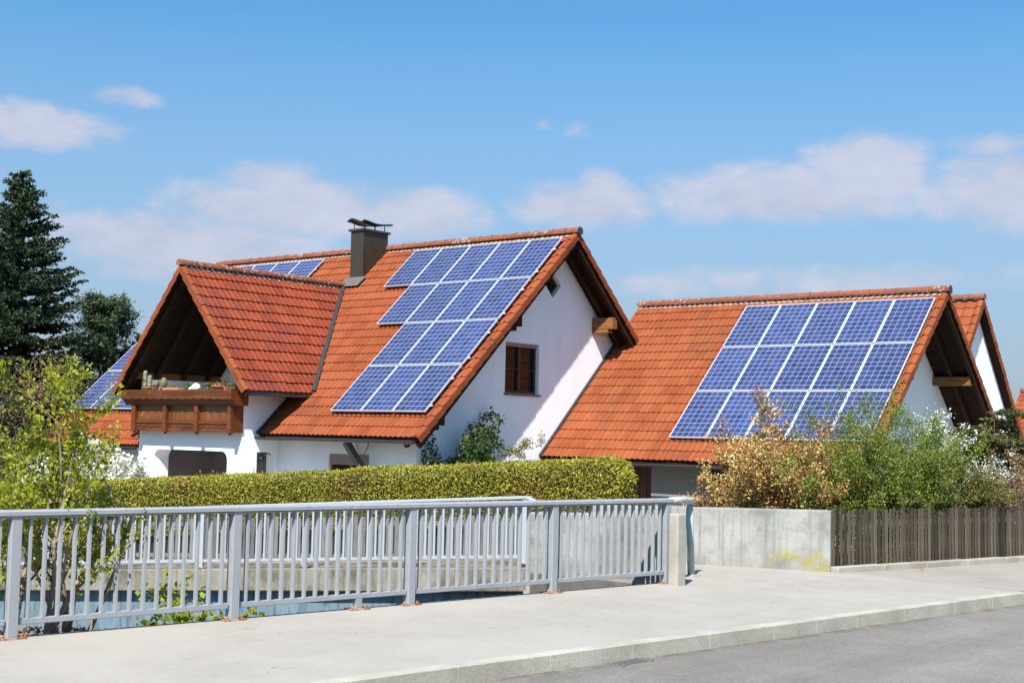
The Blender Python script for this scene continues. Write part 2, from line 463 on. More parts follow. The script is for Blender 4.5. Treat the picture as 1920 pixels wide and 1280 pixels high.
def pave_mat(name, ca, cb, scuff=0.7):
    m, N, b, o = new_mat(name)
    v = objvec(N)
    c = N.mix(N.mapr(N.noise(v, 0.8, 6, 0.7), 0.35, 0.65, 0, 1, True), ca, cb)
    blot = N.mapr(N.noise(N.scalevec(v, (1.6, 0.5, 1)), 0.7, 6, 0.7, 0.6), 0.52, 0.72, 0, 0.30, True)
    c = N.mix(blot, c, (0.21, 0.195, 0.175))
    grit = N.math('GREATER_THAN', N.noise(v, 38, 2, 0.5), 0.69)
    c = N.mix(N.math('MULTIPLY', grit, 0.35), c, (0.15, 0.135, 0.12))
    fine = N.noise(v, 60, 4, 0.75)
    c = N.mix(1.0, c, N.mapr(fine, 0.3, 0.7, 0.9, 1.08), 'MULTIPLY')
    sc = N.noise(N.scalevec(v, (7, 2.0, 1)), 1.6, 4, 0.65, 1.6)
    reg = N.mapr(N.noise(v, 0.8, 3, 0.5), 0.46, 0.6, 0, 1, True)
    c = N.mix(N.math('MULTIPLY', N.math('MULTIPLY', N.mapr(sc, 0.63, 0.67, 0, 1, True), reg), scuff), c, (0.13, 0.115, 0.10))
    # hairline cracks
    N.put(b.inputs['Base Color'], c)
    b.inputs['Roughness'].default_value = 0.9
    b.inputs['Specular IOR Level'].default_value = 0.25
    bump(N, b, fine, 0.25, 0.006)
    return m


MT['road'] = road_mat()
MT['pave'] = pave_mat('pavement_concrete', (0.328, 0.301, 0.267), (0.292, 0.267, 0.235))
MT['pave_warm'] = pave_mat('warm_asphalt_footway', (0.290, 0.262, 0.235), (0.25, 0.225, 0.20), 0.2)
MT['grass'] = simple('grass_ground', (0.07, 0.10, 0.03), 0.95, 0.35, 1.5, 0.5, 30)
MT['bounce_gravel'] = simple('bounce_yard_gravel', (0.27, 0.25, 0.225), 0.95, 0.2, 2.0, 0.5, 40)  # unseen yard made pale to bounce light onto the garage wall
MT['water'] = simple('stream_water', (0.03, 0.04, 0.035), 0.08, 0.1, 2)

MT['leaf_spring'] = leaf_mat('spring_leaf', [(0.0, (0.13, 0.175, 0.014)), (0.4, (0.25, 0.275, 0.018)), (0.8, (0.37, 0.375, 0.03)), (1.0, (0.17, 0.25, 0.022))], 0.42)
MT['leaf_hedge'] = leaf_mat('hedge_leaf', [(0.0, (0.1495, 0.1472, 0.0184)), (0.35, (0.2665, 0.2496, 0.0299)), (0.7, (0.377, 0.3456, 0.046)), (0.92, (0.481, 0.4352, 0.0805)), (1.0, (0.325, 0.1792, 0.0575))], 0.2)
MT['leaf_yellow'] = leaf_mat('cream_blossom_leaf', [(0.0, (0.1625, 0.05625, 0.0264)), (0.3, (0.2625, 0.1187, 0.048)), (0.55, (0.45, 0.3, 0.096)), (0.85, (0.725, 0.5875, 0.24)), (1.0, (0.275, 0.3, 0.072))], 0.22)
MT['leaf_green'] = leaf_mat('fresh_green_leaf', [(0.0, (0.06171, 0.0922, 0.01012)), (0.5, (0.1312, 0.1844, 0.02226)), (0.85, (0.2314, 0.2766, 0.04048)), (1.0, (0.2623, 0.1712, 0.0506))], 0.3)
MT['leaf_olive'] = leaf_mat('olive_leaf', [(0.0, (0.06325, 0.066, 0.015)), (0.5, (0.138, 0.1375, 0.032)), (1.0, (0.23, 0.1815, 0.055))], 0.25)
MT['leaf_brown'] = leaf_mat('brown_bud', [(0.0, (0.10, 0.055, 0.03)), (0.5, (0.21, 0.13, 0.07)), (1.0, (0.31, 0.23, 0.12))], 0.2)
MT['leaf_ivy'] = leaf_mat('dark_glossy_leaf', [(0.0, (0.018, 0.040, 0.012)), (0.6, (0.050, 0.090, 0.022)), (0.9, (0.12, 0.155, 0.035)), (1.0, (0.20, 0.16, 0.04))], 0.25, 0.4)
MT['needle'] = leaf_mat('spruce_needle', [(0.0, (0.010, 0.022, 0.010)), (0.6, (0.024, 0.046, 0.020)), (1.0, (0.078, 0.100, 0.040))], 0.06)  # lightest stop puts sunlit needles into the colour
MT['needle_pine'] = leaf_mat('pine_needle', [(0.0, (0.018, 0.034, 0.016)), (0.6, (0.045, 0.075, 0.030)), (1.0, (0.09, 0.12, 0.045))], 0.1)
MT['needle_yew'] = leaf_mat('yew_needle', [(0.0, (0.033, 0.039, 0.014)), (0.6, (0.0975, 0.0975, 0.0308)), (1.0, (0.18, 0.165, 0.049))], 0.1)
MT['blossom'] = leaf_mat('white_blossom', [(0.0, (0.55, 0.55, 0.52)), (0.7, (0.78, 0.78, 0.77)), (1.0, (0.80, 0.74, 0.74))], 0.3)
MT['deadleaf'] = leaf_mat('dead_leaf', [(0.0, (0.12, 0.05, 0.025)), (0.5, (0.24, 0.12, 0.06)), (1.0, (0.34, 0.20, 0.11))], 0.15)
MT['leaf_dark'] = leaf_mat('dark_shrub_leaf', [(0.0, (0.016, 0.026, 0.010)), (0.6, (0.038, 0.058, 0.018)), (1.0, (0.075, 0.085, 0.03))], 0.2)


# ------------------------------------------------------------------ object helpers
WLOC = {}


def link(o, parent=None):
    C.objects.link(o)
    if parent is not None:
        o.parent = parent
    return o


def thing(name, label, cat, loc=(0, 0, 0), group=None):
    o = bpy.data.objects.new(name, None)
    C.objects.link(o)
    o.location = loc
    o.empty_display_size = 0.2
    o['label'] = label
    o['category'] = cat
    if group:
        o['group'] = group
    return o


def tag(o, label, cat, group=None, kind=None):
    if label:
        o['label'] = label
    if cat:
        o['category'] = cat
    if group:
        o['group'] = group
    if kind:
        o['kind'] = kind
    return o


def root_offset(parent):
    off = Vector((0, 0, 0))
    p = parent
    while p is not None:
        off += p.location
        p = p.parent
    return off


def place(o, parent, local=False):
    """meshes are modelled in world metres; a part is shifted back by its thing's location"""
    if parent is not None:
        o.parent = parent
        if not local:
            o.location = -root_offset(parent)
    return o


class MB:
    def __init__(self):
        self.v = []
        self.f = []

    def add(self, vs, fs):
        k = len(self.v)
        self.v.extend([tuple(p) for p in vs])
        self.f.extend([tuple(i + k for i in q) for q in fs])

    def obox(self, o, a, b, c):
        o, a, b, c = Vector(o), Vector(a), Vector(b), Vector(c)
        vs = [o, o + a, o + a + b, o + b, o + c, o + a + c, o + a + b + c, o + b + c]
        self.add(vs, [(0, 3, 2, 1), (4, 5, 6, 7), (0, 1, 5, 4), (1, 2, 6, 5), (2, 3, 7, 6), (3, 0, 4, 7)])

    def box(self, x0, x1, y0, y1, z0, z1):
        self.obox((x0, y0, z0), (x1 - x0, 0, 0), (0, y1 - y0, 0), (0, 0, z1 - z0))

    def beam(self, p0, p1, w, h, up=(0, 0, 1)):
        p0, p1 = Vector(p0), Vector(p1)
        d = (p1 - p0)
        s = d.cross(Vector(up)).normalized()
        u = s.cross(d).normalized()
        self.obox(p0 - s * w / 2 - u * h / 2, d, s * w, u * h)

    def tube(self, pts, r, n=8, cap=True):
        pts = [Vector(p) for p in pts]
        rs = r if hasattr(r, '__len__') else [r] * len(pts)
        vs, fs = [], []
        prev = None
        for i, p in enumerate(pts):
            d = (pts[min(i + 1, len(pts) - 1)] - pts[max(i - 1, 0)]).normalized()
            if prev is None:
                a = d.cross(Vector((0, 0, 1)))
                if a.length < 1e-3:
                    a = d.cross(Vector((1, 0, 0)))
                a.normalize()
            else:
                a = (prev - d * prev.dot(d)).normalized()
            prev = a
            b = d.cross(a)
            for k in range(n):
                t = 2 * math.pi * k / n
                vs.append(p + (a * math.cos(t) + b * math.sin(t)) * rs[i])
        for i in range(len(pts) - 1):
            for k in range(n):
                fs.append((i * n + k, i * n + (k + 1) % n, (i + 1) * n + (k + 1) % n, (i + 1) * n + k))
        if cap:
            fs.append(tuple(range(n - 1, -1, -1)))
            fs.append(tuple(range((len(pts) - 1) * n, len(pts) * n)))
        self.add(vs, fs)

    def lathe(self, c, prof, n=16):
        c = Vector(c)
        vs, fs = [], []
        for r, z in prof:
            for k in range(n):
                t = 2 * math.pi * k / n
                vs.append(c + Vector((r * math.cos(t), r * math.sin(t), z)))
        m = len(prof)
        for i in range(m - 1):
            for k in range(n):
                fs.append((i * n + k, i * n + (k + 1) % n, (i + 1) * n + (k + 1) % n, (i + 1) * n + k))
        fs.append(tuple(range(n - 1, -1, -1)))
        fs.append(tuple(range((m - 1) * n, m * n)))
        self.add(vs, fs)

    def prism(self, poly, vec):
        vec = Vector(vec)
        n = len(poly)
        vs = [Vector(p) for p in poly] + [Vector(p) + vec for p in poly]
        fs = [tuple(range(n - 1, -1, -1)), tuple(range(n, 2 * n))]
        for i in range(n):
            fs.append((i, (i + 1) % n, n + (i + 1) % n, n + i))
        self.add(vs, fs)

    def wallpoly(self, outer, holes, to3d, depth):
        """flat wall with openings, given depth"""
        depth = Vector(depth)
        loops = [outer] + holes
        flat = [Vector((p[0], p[1], 0)) for l in loops for p in l]
        tris = tessellate_polygon([[Vector((p[0], p[1], 0)) for p in l] for l in loops])
        f = [Vector(to3d(p.x, p.y)) for p in flat]
        n = len(f)
        fs = [tuple(t) for t in tris] + [tuple(i + n for i in reversed(t)) for t in tris]
        k = 0
        for l in loops:
            m = len(l)
            for i in range(m):
                a, b = k + i, k + (i + 1) % m
                fs.append((a, b, b + n, a + n))
            k += m
        self.add(f + [p + depth for p in f], fs)

    def mesh(self, name, smooth=False):
        me = bpy.data.meshes.new(name)
        me.from_pydata(self.v, [], self.f)
        bm = bmesh.new()
        bm.from_mesh(me)
        bmesh.ops.recalc_face_normals(bm, faces=bm.faces)
        bm.to_mesh(me)
        bm.free()
        if smooth:
            me.polygons.foreach_set('use_smooth', [True] * len(me.polygons))
        return me

    def build(self, name, m, parent=None, smooth=False, bevel=0.0, local=False):
        me = self.mesh(name, smooth)
        me.materials.append(MT[m])
        o = bpy.data.objects.new(name, me)
        C.objects.link(o)
        place(o, parent, local)
        if bevel:
            md = o.modifiers.new('bevel', 'BEVEL')
            md.width = bevel
            md.segments = 2
            md.limit_method = 'ANGLE'
            md.angle_limit = R_(40)
        return o


def structure(o):
    o['kind'] = 'structure'
    return o


def np_mesh(name, V, F, m, parent=None, rnd=None, smooth=False):
    """V (n,3), F (k,4) quads"""
    me = bpy.data.meshes.new(name)
    V = np.asarray(V, dtype=np.float32)
    F = np.asarray(F, dtype=np.int32)
    k = F.shape[1]
    me.vertices.add(len(V))
    me.vertices.foreach_set('co', V.ravel())
    me.loops.add(F.size)
    me.loops.foreach_set('vertex_index', F.ravel())
    me.polygons.add(len(F))
    me.polygons.foreach_set('loop_start', np.arange(0, F.size, k, dtype=np.int32))
    me.update(calc_edges=True)
    if smooth:
        me.polygons.foreach_set('use_smooth', np.ones(len(F), dtype=bool))
    if rnd is not None:
        a = me.attributes.new('rnd', 'FLOAT', 'FACE')
        a.data.foreach_set('value', np.asarray(rnd, dtype=np.float32))
    me.materials.append(MT[m])
    me.validate()
    o = bpy.data.objects.new(name, me)
    C.objects.link(o)
    place(o, parent)
    return o


def tile_sheet(name, m, parent, P0, U, V, Nn, ulen, vlen, keep=None, seed=1, per=0.155, course=0.336, amp=0.028, lip=0.026, v0=0.0):
    """interlocking roof tiles: rolled profile across, stepped courses down the slope"""
    P0, U, V, Nn = (np.array(a, dtype=float) for a in (P0, U, V, Nn))
    nw = max(1, int(round(ulen / per)))
    nu = nw * 6 + 1
    u = np.linspace(0, ulen, nu)
    ph = (u / ulen * nw) % 1.0
    prof = amp * (0.5 + 0.5 * np.cos(2 * np.pi * ph)) ** 1.3
    nc = int(math.ceil((vlen - v0) / course))
    rng = np.random.default_rng(seed)
    VV, FF, RR = [], [], []
    k = 0
    tilecol = np.floor(u[:-1] / (2 * ulen / nw)).astype(int)
    for i in range(nc):
        a = v0 + i * course
        b = min(v0 + (i + 1) * course, vlen)
        wob = rng.normal(0, 0.0025, tilecol.max() + 2)[np.concatenate([tilecol, tilecol[-1:]])]
        h1 = prof - 0.018
        h2 = prof - 0.022 + lip + wob
        h3 = prof - 0.024
        for h, v in ((h1, np.full(nu, a)), (h2, b + wob * 2), (h2, b + wob * 2), (h3, b + wob * 2 - 0.004)):
            VV.append(P0 + np.outer(u, U) + np.outer(v, V) + np.outer(h, Nn))
        j = np.arange(nu - 1)
        for r in (0, 2):
            s = k + r * nu
            FF.append(np.stack([s + j, s + j + 1, s + nu + j + 1, s + nu + j], 1))
            RR.append(rng.random(tilecol.max() + 2)[tilecol] * 0.999)
            if r == 2:
                RR[-1] = RR[-2]
        k += 4 * nu
    VV = np.concatenate(VV)
    FF = np.concatenate(FF)
    RR = np.concatenate(RR)
    if keep is not None:
        ctr = VV[FF].mean(1)
        kk = keep(ctr)
        FF, RR = FF[kk], RR[kk]
    return np_mesh(name, VV, FF, m, parent, RR, smooth=True)


def verge_tiles(name, m, parent, P0, V, Nn, U, vlen, course=0.336, w=0.17, drop=0.13, seed=3):
    """stepped edge tiles; U points outward over the verge"""
    P0, U, V, Nn = (Vector(a) for a in (P0, U, V, Nn))
    mb = MB()
    rng = random.Random(seed)
    nc = int(math.ceil(vlen / course))
    for i in range(nc):
        a, b = i * course, min((i + 1) * course, vlen)
        lo = P0 + V * a
        d = V * (b - a + 0.012) + Nn * 0.03
        j = rng.uniform(-0.004, 0.004)
        n = 6
        prev = None
        # rounded top roll + flat flange
        prof = []
        for q in range(n + 1):
            t = q / n
            prof.append(U * (-w + w * t + j) + Nn * (0.010 + 0.040 * math.sin(math.pi * min(1, t * 1.02)) ** 0.8))
        prof.append(U * j + Nn * (-drop))
        prof.append(U * (-0.022 + j) + Nn * (-drop))
        prof.append(U * (-0.022 + j) + Nn * 0.0)
        mb.prism([lo + q for q in prof], d)
    o = mb.build(name, m, parent)
    a = o.data.attributes.new('rnd', 'FLOAT', 'FACE')
    fpp = len(o.data.polygons) // nc
    rr = [rng.random() for _ in range(nc)]
    a.data.foreach_set('value', [rr[min(i // fpp, nc - 1)] for i in range(len(o.data.polygons))])
    return o


def mortar(parent, A, B, V, Nn, per=0.155, dist=0.12, seed=3):
    """pale mortar lumps that close the tile valleys below the ridge"""
    A, B, V, Nn = Vector(A), Vector(B), Vector(V), Vector(Nn)
    d = B - A
    L = d.length
    d.normalize()
    mb = MB()
    rng = random.Random(seed)
    n = int(L / per) * 4
    ring = []
    for k in range(n + 1):
        w = 0.5 + 0.5 * math.cos(2 * math.pi * (k / 4.0 - 0.5))
        amp = rng.uniform(0.5, 1.1)
        p = A + d * (L * k / n) + V * (dist - 0.05) - Nn * 0.004
        ring.append((p, p + V * (0.018 + 0.062 * w * amp) + Nn * (0.004 + 0.016 * w), p + Nn * 0.03))
    vs = [q for r in ring for q in r]
    fs = [(3 * k + a, 3 * k + (a + 1) % 3, 3 * k + 3 + (a + 1) % 3, 3 * k + 3 + a) for k in range(n) for a in range(3)]
    fs += [(2, 1, 0), (3 * n, 3 * n + 1, 3 * n + 2)]
    mb.add(vs, fs)
    mb.build('mortar', 'mortar', parent)


def ridge_tiles(name, m, parent, A, B, r=0.115, seg=0.40, seed=5):
    A, B = Vector(A), Vector(B)
    d = (B - A)
    L = d.length
    d.normalize()
    side = d.cross(Vector((0, 0, 1))).normalized()
    mb = MB()
    rng = random.Random(seed)
    n = int(round(L / seg))
    for i in range(n):
        a = A + d * (L * i / n)
        b = A + d * (L * (i + 1) / n + 0.03)
        r0 = r * 1.06 + rng.uniform(-0.004, 0.004)
        r1 = r * 0.94
        vs = []
        K = 8
        for p, rr in ((a, r0), (b, r1)):
            for q in range(K + 1):
                t = math.pi * (q / K) * 1.16 - 0.08 * math.pi
                vs.append(p + side * rr * math.cos(t) + Vector((0, 0, 1)) * (rr * math.sin(t) - 0.01))
        fs = [(q, q + 1, K + 2 + q, K + 1 + q) for q in range(K)]
        fs.append(tuple(range(K, -1, -1)))
        fs.append(tuple(range(K + 1, 2 * K + 2)))
        mb.add(vs, fs)
    o = mb.build(name, m, parent)
    a = o.data.attributes.new('rnd', 'FLOAT', 'FACE')
    a.data.foreach_set('value', [rng.random() for _ in o.data.polygons])
    return o


# ------------------------------------------------------------------ foliage helpers
def leaf_quads(P, size, rng, aspect=0.6, D=None, spread=1.0, fold=0.12, flat=0.0):
    n = len(P)
    u = rng.normal(size=(n, 3))
    if D is not None:
        u = D + spread * u * 0.6
    if flat:
        u[:, 2] *= (1 - flat)
    u /= np.linalg.norm(u, axis=1)[:, None] + 1e-9
    w = rng.normal(size=(n, 3))
    v = np.cross(u, w)
    v /= np.linalg.norm(v, axis=1)[:, None] + 1e-9
    nn = np.cross(u, v)
    s = np.broadcast_to(np.asarray(size, dtype=float), (n,))[:, None] * rng.uniform(0.7, 1.3, (n, 1))
    a = P - u * s * 0.5
    b = P + v * s * aspect * 0.5 + nn * s * fold
    c = P + u * s * 0.5
    d = P - v * s * aspect * 0.5 + nn * s * fold
    V = np.stack([a, b, c, d], 1).reshape(-1, 3)
    F = np.arange(4 * n).reshape(-1, 4)
    return V, F


def leaf_obj(name, m, parent, P, size, seed, aspect=0.6, D=None, spread=1.0, flat=0.0, rnd=None):
    rng = np.random.default_rng(seed)
    P = np.asarray(P, dtype=float)
    V, F = leaf_quads(P, size, rng, aspect, D, spread, 0.12, flat)
    if rnd is None:
        # neighbouring leaves share a tone: light and dark clumps
        k = np.sin(P[:, 0] * 5.1 + seed) * np.sin(P[:, 1] * 4.7 + 2 * seed) * np.sin(P[:, 2] * 5.9 + seed * 3)
        rnd = np.clip(rng.random(len(P)) * 0.75 + 0.12 + 0.25 * k, 0, 1)
    return np_mesh(name, V, F, m, parent, rnd)


def seg_tubes(name, m, parent, segs, n=5):
    S = np.array([[*a, *b, r0, r1] for a, b, r0, r1 in segs], dtype=float)
    p0, p1 = S[:, 0:3], S[:, 3:6]
    d = p1 - p0
    d /= np.linalg.norm(d, axis=1)[:, None] + 1e-9
    ref = np.where(np.abs(d[:, 2:3]) > 0.9, np.array([[1.0, 0, 0]]), np.array([[0, 0, 1.0]]))
    a = np.cross(d, ref)
    a /= np.linalg.norm(a, axis=1)[:, None] + 1e-9
    b = np.cross(d, a)
    rings = []
    for p, r in ((p0, S[:, 6:7]), (p1, S[:, 7:8])):
        for k in range(n):
            t = 2 * math.pi * k / n
            rings.append(p + (a * math.cos(t) + b * math.sin(t)) * r)
    V = np.stack(rings, 1)
    N = len(S)
    base = np.arange(N)[:, None] * (2 * n)
    F = []
    for k in range(n):
        F.append(np.concatenate([base + k, base + (k + 1) % n, base + n + (k + 1) % n, base + n + k], 1))
    return np_mesh(name, V.reshape(-1, 3), np.concatenate(F), m, parent, None, smooth=True)


def grow(rng, p, d, L, r, level, segs, tips, par):
    """one shoot; par: dict of steps, wander, up, kids(level), kl, angle, leaf_from"""
    p = np.array(p, dtype=float)
    d = np.array(d, dtype=float)
    d /= np.linalg.norm(d)
    n = par['steps']
    for i in range(n):
        d = d + rng.normal(0, par['wander'], 3) + np.array([0, 0, par['up']])
        d /= np.linalg.norm(d)
        q = p + d * (L / n)
        r0 = r * (1 - 0.75 * i / n)
        r1 = r * (1 - 0.75 * (i + 1) / n)
        segs.append((p, q, r0, r1))
        if level >= par['leaf_from']:
            for _ in range(par['lps']):
                t = rng.random()
                tips.append((p + (q - p) * t, d))
        if level < par['levels'] and i >= par.get('first', 1):
            for _ in range(rng.poisson(par['kids'][level])):
                a = rng.normal(size=3)
                a -= d * a.dot(d)
                a /= np.linalg.norm(a) + 1e-9
                nd = d * math.cos(par['angle']) + a * math.sin(par['angle'])
                grow(rng, q, nd, L * par['kl'] * rng.uniform(0.7, 1.2), max(r1 * 0.65, par['rmin']), level + 1, segs, tips, par)
        p = q
    tips.append((p, d))


def shrub(name, label, cat, base, stems, par, leafm, barkm, leaf, per_tip, seed, group=None, jitter=0.05, aspect=0.6, leafname='foliage', cull=None, spread=1.0):
    t = thing(name, label, cat, base, group)
    rng = np.random.default_rng(seed)
    segs, tips = [], []
    for (off, d, L, r) in stems:
        grow(rng, np.array(base) + np.array(off), d, L, r, 0, segs, tips, par)
    T = np.array([a for a, _ in tips])
    DD = np.array([b for _, b in tips])
    P = np.repeat(T, per_tip, 0) + rng.normal(0, jitter, (len(T) * per_tip, 3))
    D = np.repeat(DD, per_tip, 0)
    if cull is not None:
        k = cull(P)
        P, D = P[k], D[k]
        segs = [s for s in segs if cull(np.array([s[1]]))[0]]
    leaf_obj(leafname, leafm, t, P, leaf, seed, aspect, D, 1.6 * spread)
    seg_tubes('stem', barkm, t, segs)
    return t


# ================================================================== SETTING
def edge_x(y):      # sidewalk outer edge, the railing line
    return -10.29 + 0.125 * (y - 6.2)


def kerb_x(y):      # kerb inner top edge
    return -7.36 + 0.122 * (y - 5.0)


def pz(y):          # pavement height
    return -1.765 - 0.0065 * (y - 6.3)


DW = Vector((0.955, 0.297, 0)).normalized()      # direction of the stream walls
NB = Vector((-0.297, 0.955, 0)).normalized()     # away from the stream
W1R = Vector((-9.22, 14.72, 0))
W2R = Vector((-8.545, 17.745, 0))


def build_setting():
    mb = MB()
    mb.add([(-900, -900, -3.6), (900, -900, -3.6), (900, 1600, -3.6), (-900, 1600, -3.6)], [(0, 1, 2, 3)])
    structure(mb.build('ground', 'grass'))
    # yard behind the walls, sloping a little with the stream
    mb = MB()
    a = W2R + NB * 0.25
    pts = [a + DW * 0.0, a - DW * 60, a - DW * 60 + NB * 120, a + DW * 40 + NB * 120, Vector((4.6, 75, 0)), Vector((-8.3, 19.0, 0))]
    mb.prism([(p.x, p.y, -3.55) for p in pts], (0, 0, 0.55))
    structure(mb.build('yard', 'bounce_gravel'))
    # stream
    mb = MB()
    mb.add([(-60, -4, -3.52), (2, 8, -3.52), (-8, 16, -3.52), (-60, 2, -3.52)], [(0, 1, 2, 3)])
    structure(mb.build('water', 'water'))
    # pavement slab (bridge deck edge is its side)
    ys = [-40, -10, 0, 4, 6, 8, 10, 12, 14, 14.55]
    outer = [(edge_x(y) - 0.05, y) for y in ys]
    mouth = [W1R - DW * 0.02, W1R - DW * 2.0, W2R - DW * 3.0 - NB * 0.0, W2R - DW * 0.0]
    outer += [(p.x, p.y) for p in mouth]
    cut = [(-8.14, 17.80), (kerb_x(17.31), 17.31)]
    loop = outer + cut + [(kerb_x(y), y) for y in (16, 14, 12, 10, 8, 6, 4, 0, -10, -40)]
    mb = MB()
    mb.wallpoly(loop, [], lambda x, y: (x, y, pz(y)), (0, 0, -0.45))
    structure(mb.build('pavement', 'pave'))
    # continuing footway of warmer asphalt
    fx = lambda y: -8.53 + 0.236 * (y - 18.0)
    loop2 = [(-8.50, 17.82), (-8.42, 18.3)] + [(fx(y) + 0.10, y) for y in (19, 21, 24, 30, 45, 75)] + [(kerb_x(y), y) for y in (75, 45, 30, 24, 21, 19, 17.9, 17.335)] 
    mb = MB()
    mb.wallpoly(loop2, [], lambda x, y: (x, y, pz(y) - 0.012), (0, 0, -0.8))
    structure(mb.build('footway', 'pave_warm'))
    # stone edging under the fence
    mb = MB()
    for i in range(40):
        y0 = 17.80 + i * 1.0
        p0 = Vector((fx(y0) - 0.02, y0, pz(y0) - 0.3))
        d = Vector((0.236, 1, 0)) * 0.985
        mb.obox(p0, d, (0.15, 0, 0), (0, 0, 0.37))
    structure(mb.build('edging', 'stone', bevel=0.012))
    # kerb stones with joints
    mb, mb2 = MB(), MB()
    js = [-4.2, -3.2, -2.2, -1.2, -0.2, 0.8, 1.8, 2.8, 3.8, 4.9, 5.9, 6.9, 7.9, 8.9, 9.9, 10.97, 11.97, 12.7, 13.45, 14.4, 15.49, 16.4, 17.32]
    for a, b in zip(js[:-1], js[1:]):
        for (y0, y1) in ((a + 0.0015, b - 0.0015),):
            mb.obox((kerb_x(y0) + 0.002, y0, pz(y0) - 0.30), Vector((kerb_x(y1) - kerb_x(y0), y1 - y0, pz(y1) - pz(y0))), (0.16, 0.0, 0), (0, 0, 0.303))
    for i in range(45):
        y0, y1 = 17.33 + i * 1.0, 17.33 + i * 1.0 + 0.985
        mb2.obox((kerb_x(y0) + 0.002, y0, pz(y0) - 0.30), Vector((kerb_x(y1) - kerb_x(y0), y1 - y0, pz(y1) - pz(y0))), (0.16, 0.0, 0), (0, 0, 0.296))
    structure(mb.build('kerb', 'kerb', bevel=0.004))
    structure(mb2.build('kerb', 'kerb_dark', bevel=0.008))
    # road
    ys = [-60, -20, 0, 10, 20, 40, 80, 140]
    lp = [(kerb_x(y) + 0.10, y) for y in ys] + [(kerb_x(y) + 8.2, y) for y in reversed(ys)]
    mb = MB()
    mb.wallpoly(lp, [], lambda x, y: (x, y, pz(y) - 0.128), (0, 0, -0.6))
    structure(mb.build('road', 'road'))
    mb = MB()
    lp = [(kerb_x(y) + 8.0, y) for y in ys] + [(kerb_x(y) + 40, y) for y in reversed(ys)]
    mb.wallpoly(lp, [], lambda x, y: (x, y, pz(y) - 0.01), (0, 0, -0.6))
    structure(mb.build('verge', 'grass'))
    # drain cover
    mb = MB()
    y0 = 9.55
    for i in range(7):
        mb.box(-6.83 + i * 0.055, -6.80 + i * 0.055, y0, y0 + 0.42, pz(y0) - 0.135, pz(y0) - 0.122)
    for yy in (y0 - 0.02, y0 + 0.41):
        mb.box(-6.86, -6.44, yy, yy + 0.04, pz(y0) - 0.135, pz(y0) - 0.121)
    tag(mb.build('drain_cover', 'drain'), 'flat grey iron drain grate in the road beside the kerb', 'drain')
    # scrap on the footway
    mb = MB()
    p = Vector((-7.85, 19.15, pz(19.1)))
    mb.add([p + Vector(q) * 0.55 for q in ((0, 0, 0), (0.10, 0.02, 0.01), (0.12, 0.09, 0.03), (0.03, 0.08, 0.05), (0.05, 0.04, 0.07))], [(0, 1, 4), (1, 2, 4), (2, 3, 4), (3, 0, 4), (3, 2, 1, 0)])
    tag(mb.build('clay_scrap', 'clay'), 'small orange scrap lying on the footway below the brown picket fence', 'scrap')
    # near earth bank with dead leaves
    mb = MB()
    nx, ny = 14, 16
    V, F = [], []
    rng = random.Random(4)
    for j in range(ny + 1):
        for i in range(nx + 1):
            y = -6 + 14.2 * j / ny
            s = i / nx
            x = edge_x(y) - 0.06 - 4.5 * s
            z = pz(y) - 0.10 - 0.10 * s - 1.6 * max(0, s - 0.28) ** 1.0 - 1.7 * max(0, (y - 7.0)) ** 1.2 + rng.uniform(-0.03, 0.03)
            V.append((x, y, max(z, -3.7)))
    for j in range(ny):
        for i in range(nx):
            a = j * (nx + 1) + i
            F.append((a, a + 1, a + nx + 2, a + nx + 1))
    mb.add(V, F)
    structure(mb.build('bank', 'soil', smooth=True))
    g = np.random.default_rng(9)
    n = 900
    y = g.uniform(3.0, 7.4, n)
    s = g.uniform(0.0, 1.1, n)
    P = np.stack([edge_x(y) - 0.1 - s, y, pz(y) - 0.07 - 0.03 * s + g.uniform(-0.01, 0.02, n)], 1)
    o = leaf_obj('dead_leaves', 'deadleaf', None, P, 0.06, 21, 0.7, flat=0.8)
    tag(o, 'brown dead leaves on the soil beside the pavement edge', 'leaves', kind='stuff')

    # walkway slab along the stream, falling to the left
    def sz(t):
        return -1.75 - 0.060 * t
    A = W1R - DW * 1.95
    L = 18.0
    a0, a1 = A, A - DW * L
    b0, b1 = a0 + NB * 2.15, a1 + NB * 2.15
    mb = MB()
    vs = [(a0.x, a0.y, sz(0)), (a1.x, a1.y, sz(L)), (b1.x, b1.y, sz(L)), (b0.x, b0.y, sz(0))]
    vs += [(x, y, z - 0.31) for x, y, z in vs]
    mb.add(vs, [(0, 1, 2, 3), (7, 6, 5, 4), (0, 4, 5, 1), (1, 5, 6, 2), (2, 6, 7, 3), (3, 7, 4, 0)])
    structure(mb.build('walkway', 'concrete_slab', bevel=0.015))
    # pale blue wall under the walkway
    t = thing('retaining_wall', 'pale blue painted stream wall with blue graffiti under the concrete walkway', 'wall', (A.x, A.y, -3.6))
    p = A + NB * 0.16
    mb = MB()
    vs = [(p.x, p.y, sz(0) - 0.30), (p.x - DW.x * L, p.y - DW.y * L, sz(L) - 0.30)]
    q = [(vs[0][0], vs[0][1], -3.62), (vs[1][0], vs[1][1], -3.62)]
    mb.prism([vs[0], vs[1], q[1], q[0]], NB * 0.3)
    mb.build('wall', 'bluewall', t)
    # graffiti: looping spray strokes
    mb, mbp = MB(), MB()
    rng = random.Random(12)

    def stroke(tt, zz, pts, w, target):
        prev = None
        face = p - NB * 0.004
        for (dx, dz) in pts:
            c = face - DW * (tt + dx) + Vector((0, 0, zz + dz))
            if prev is not None:
                d = (c - prev).normalized()
                s = d.cross(NB).normalized() * w / 2
                target.add([prev - s - d * w * 0.2, prev + s - d * w * 0.2, c + s + d * w * 0.2, c - s + d * w * 0.2], [(0, 1, 2, 3)])
            prev = c
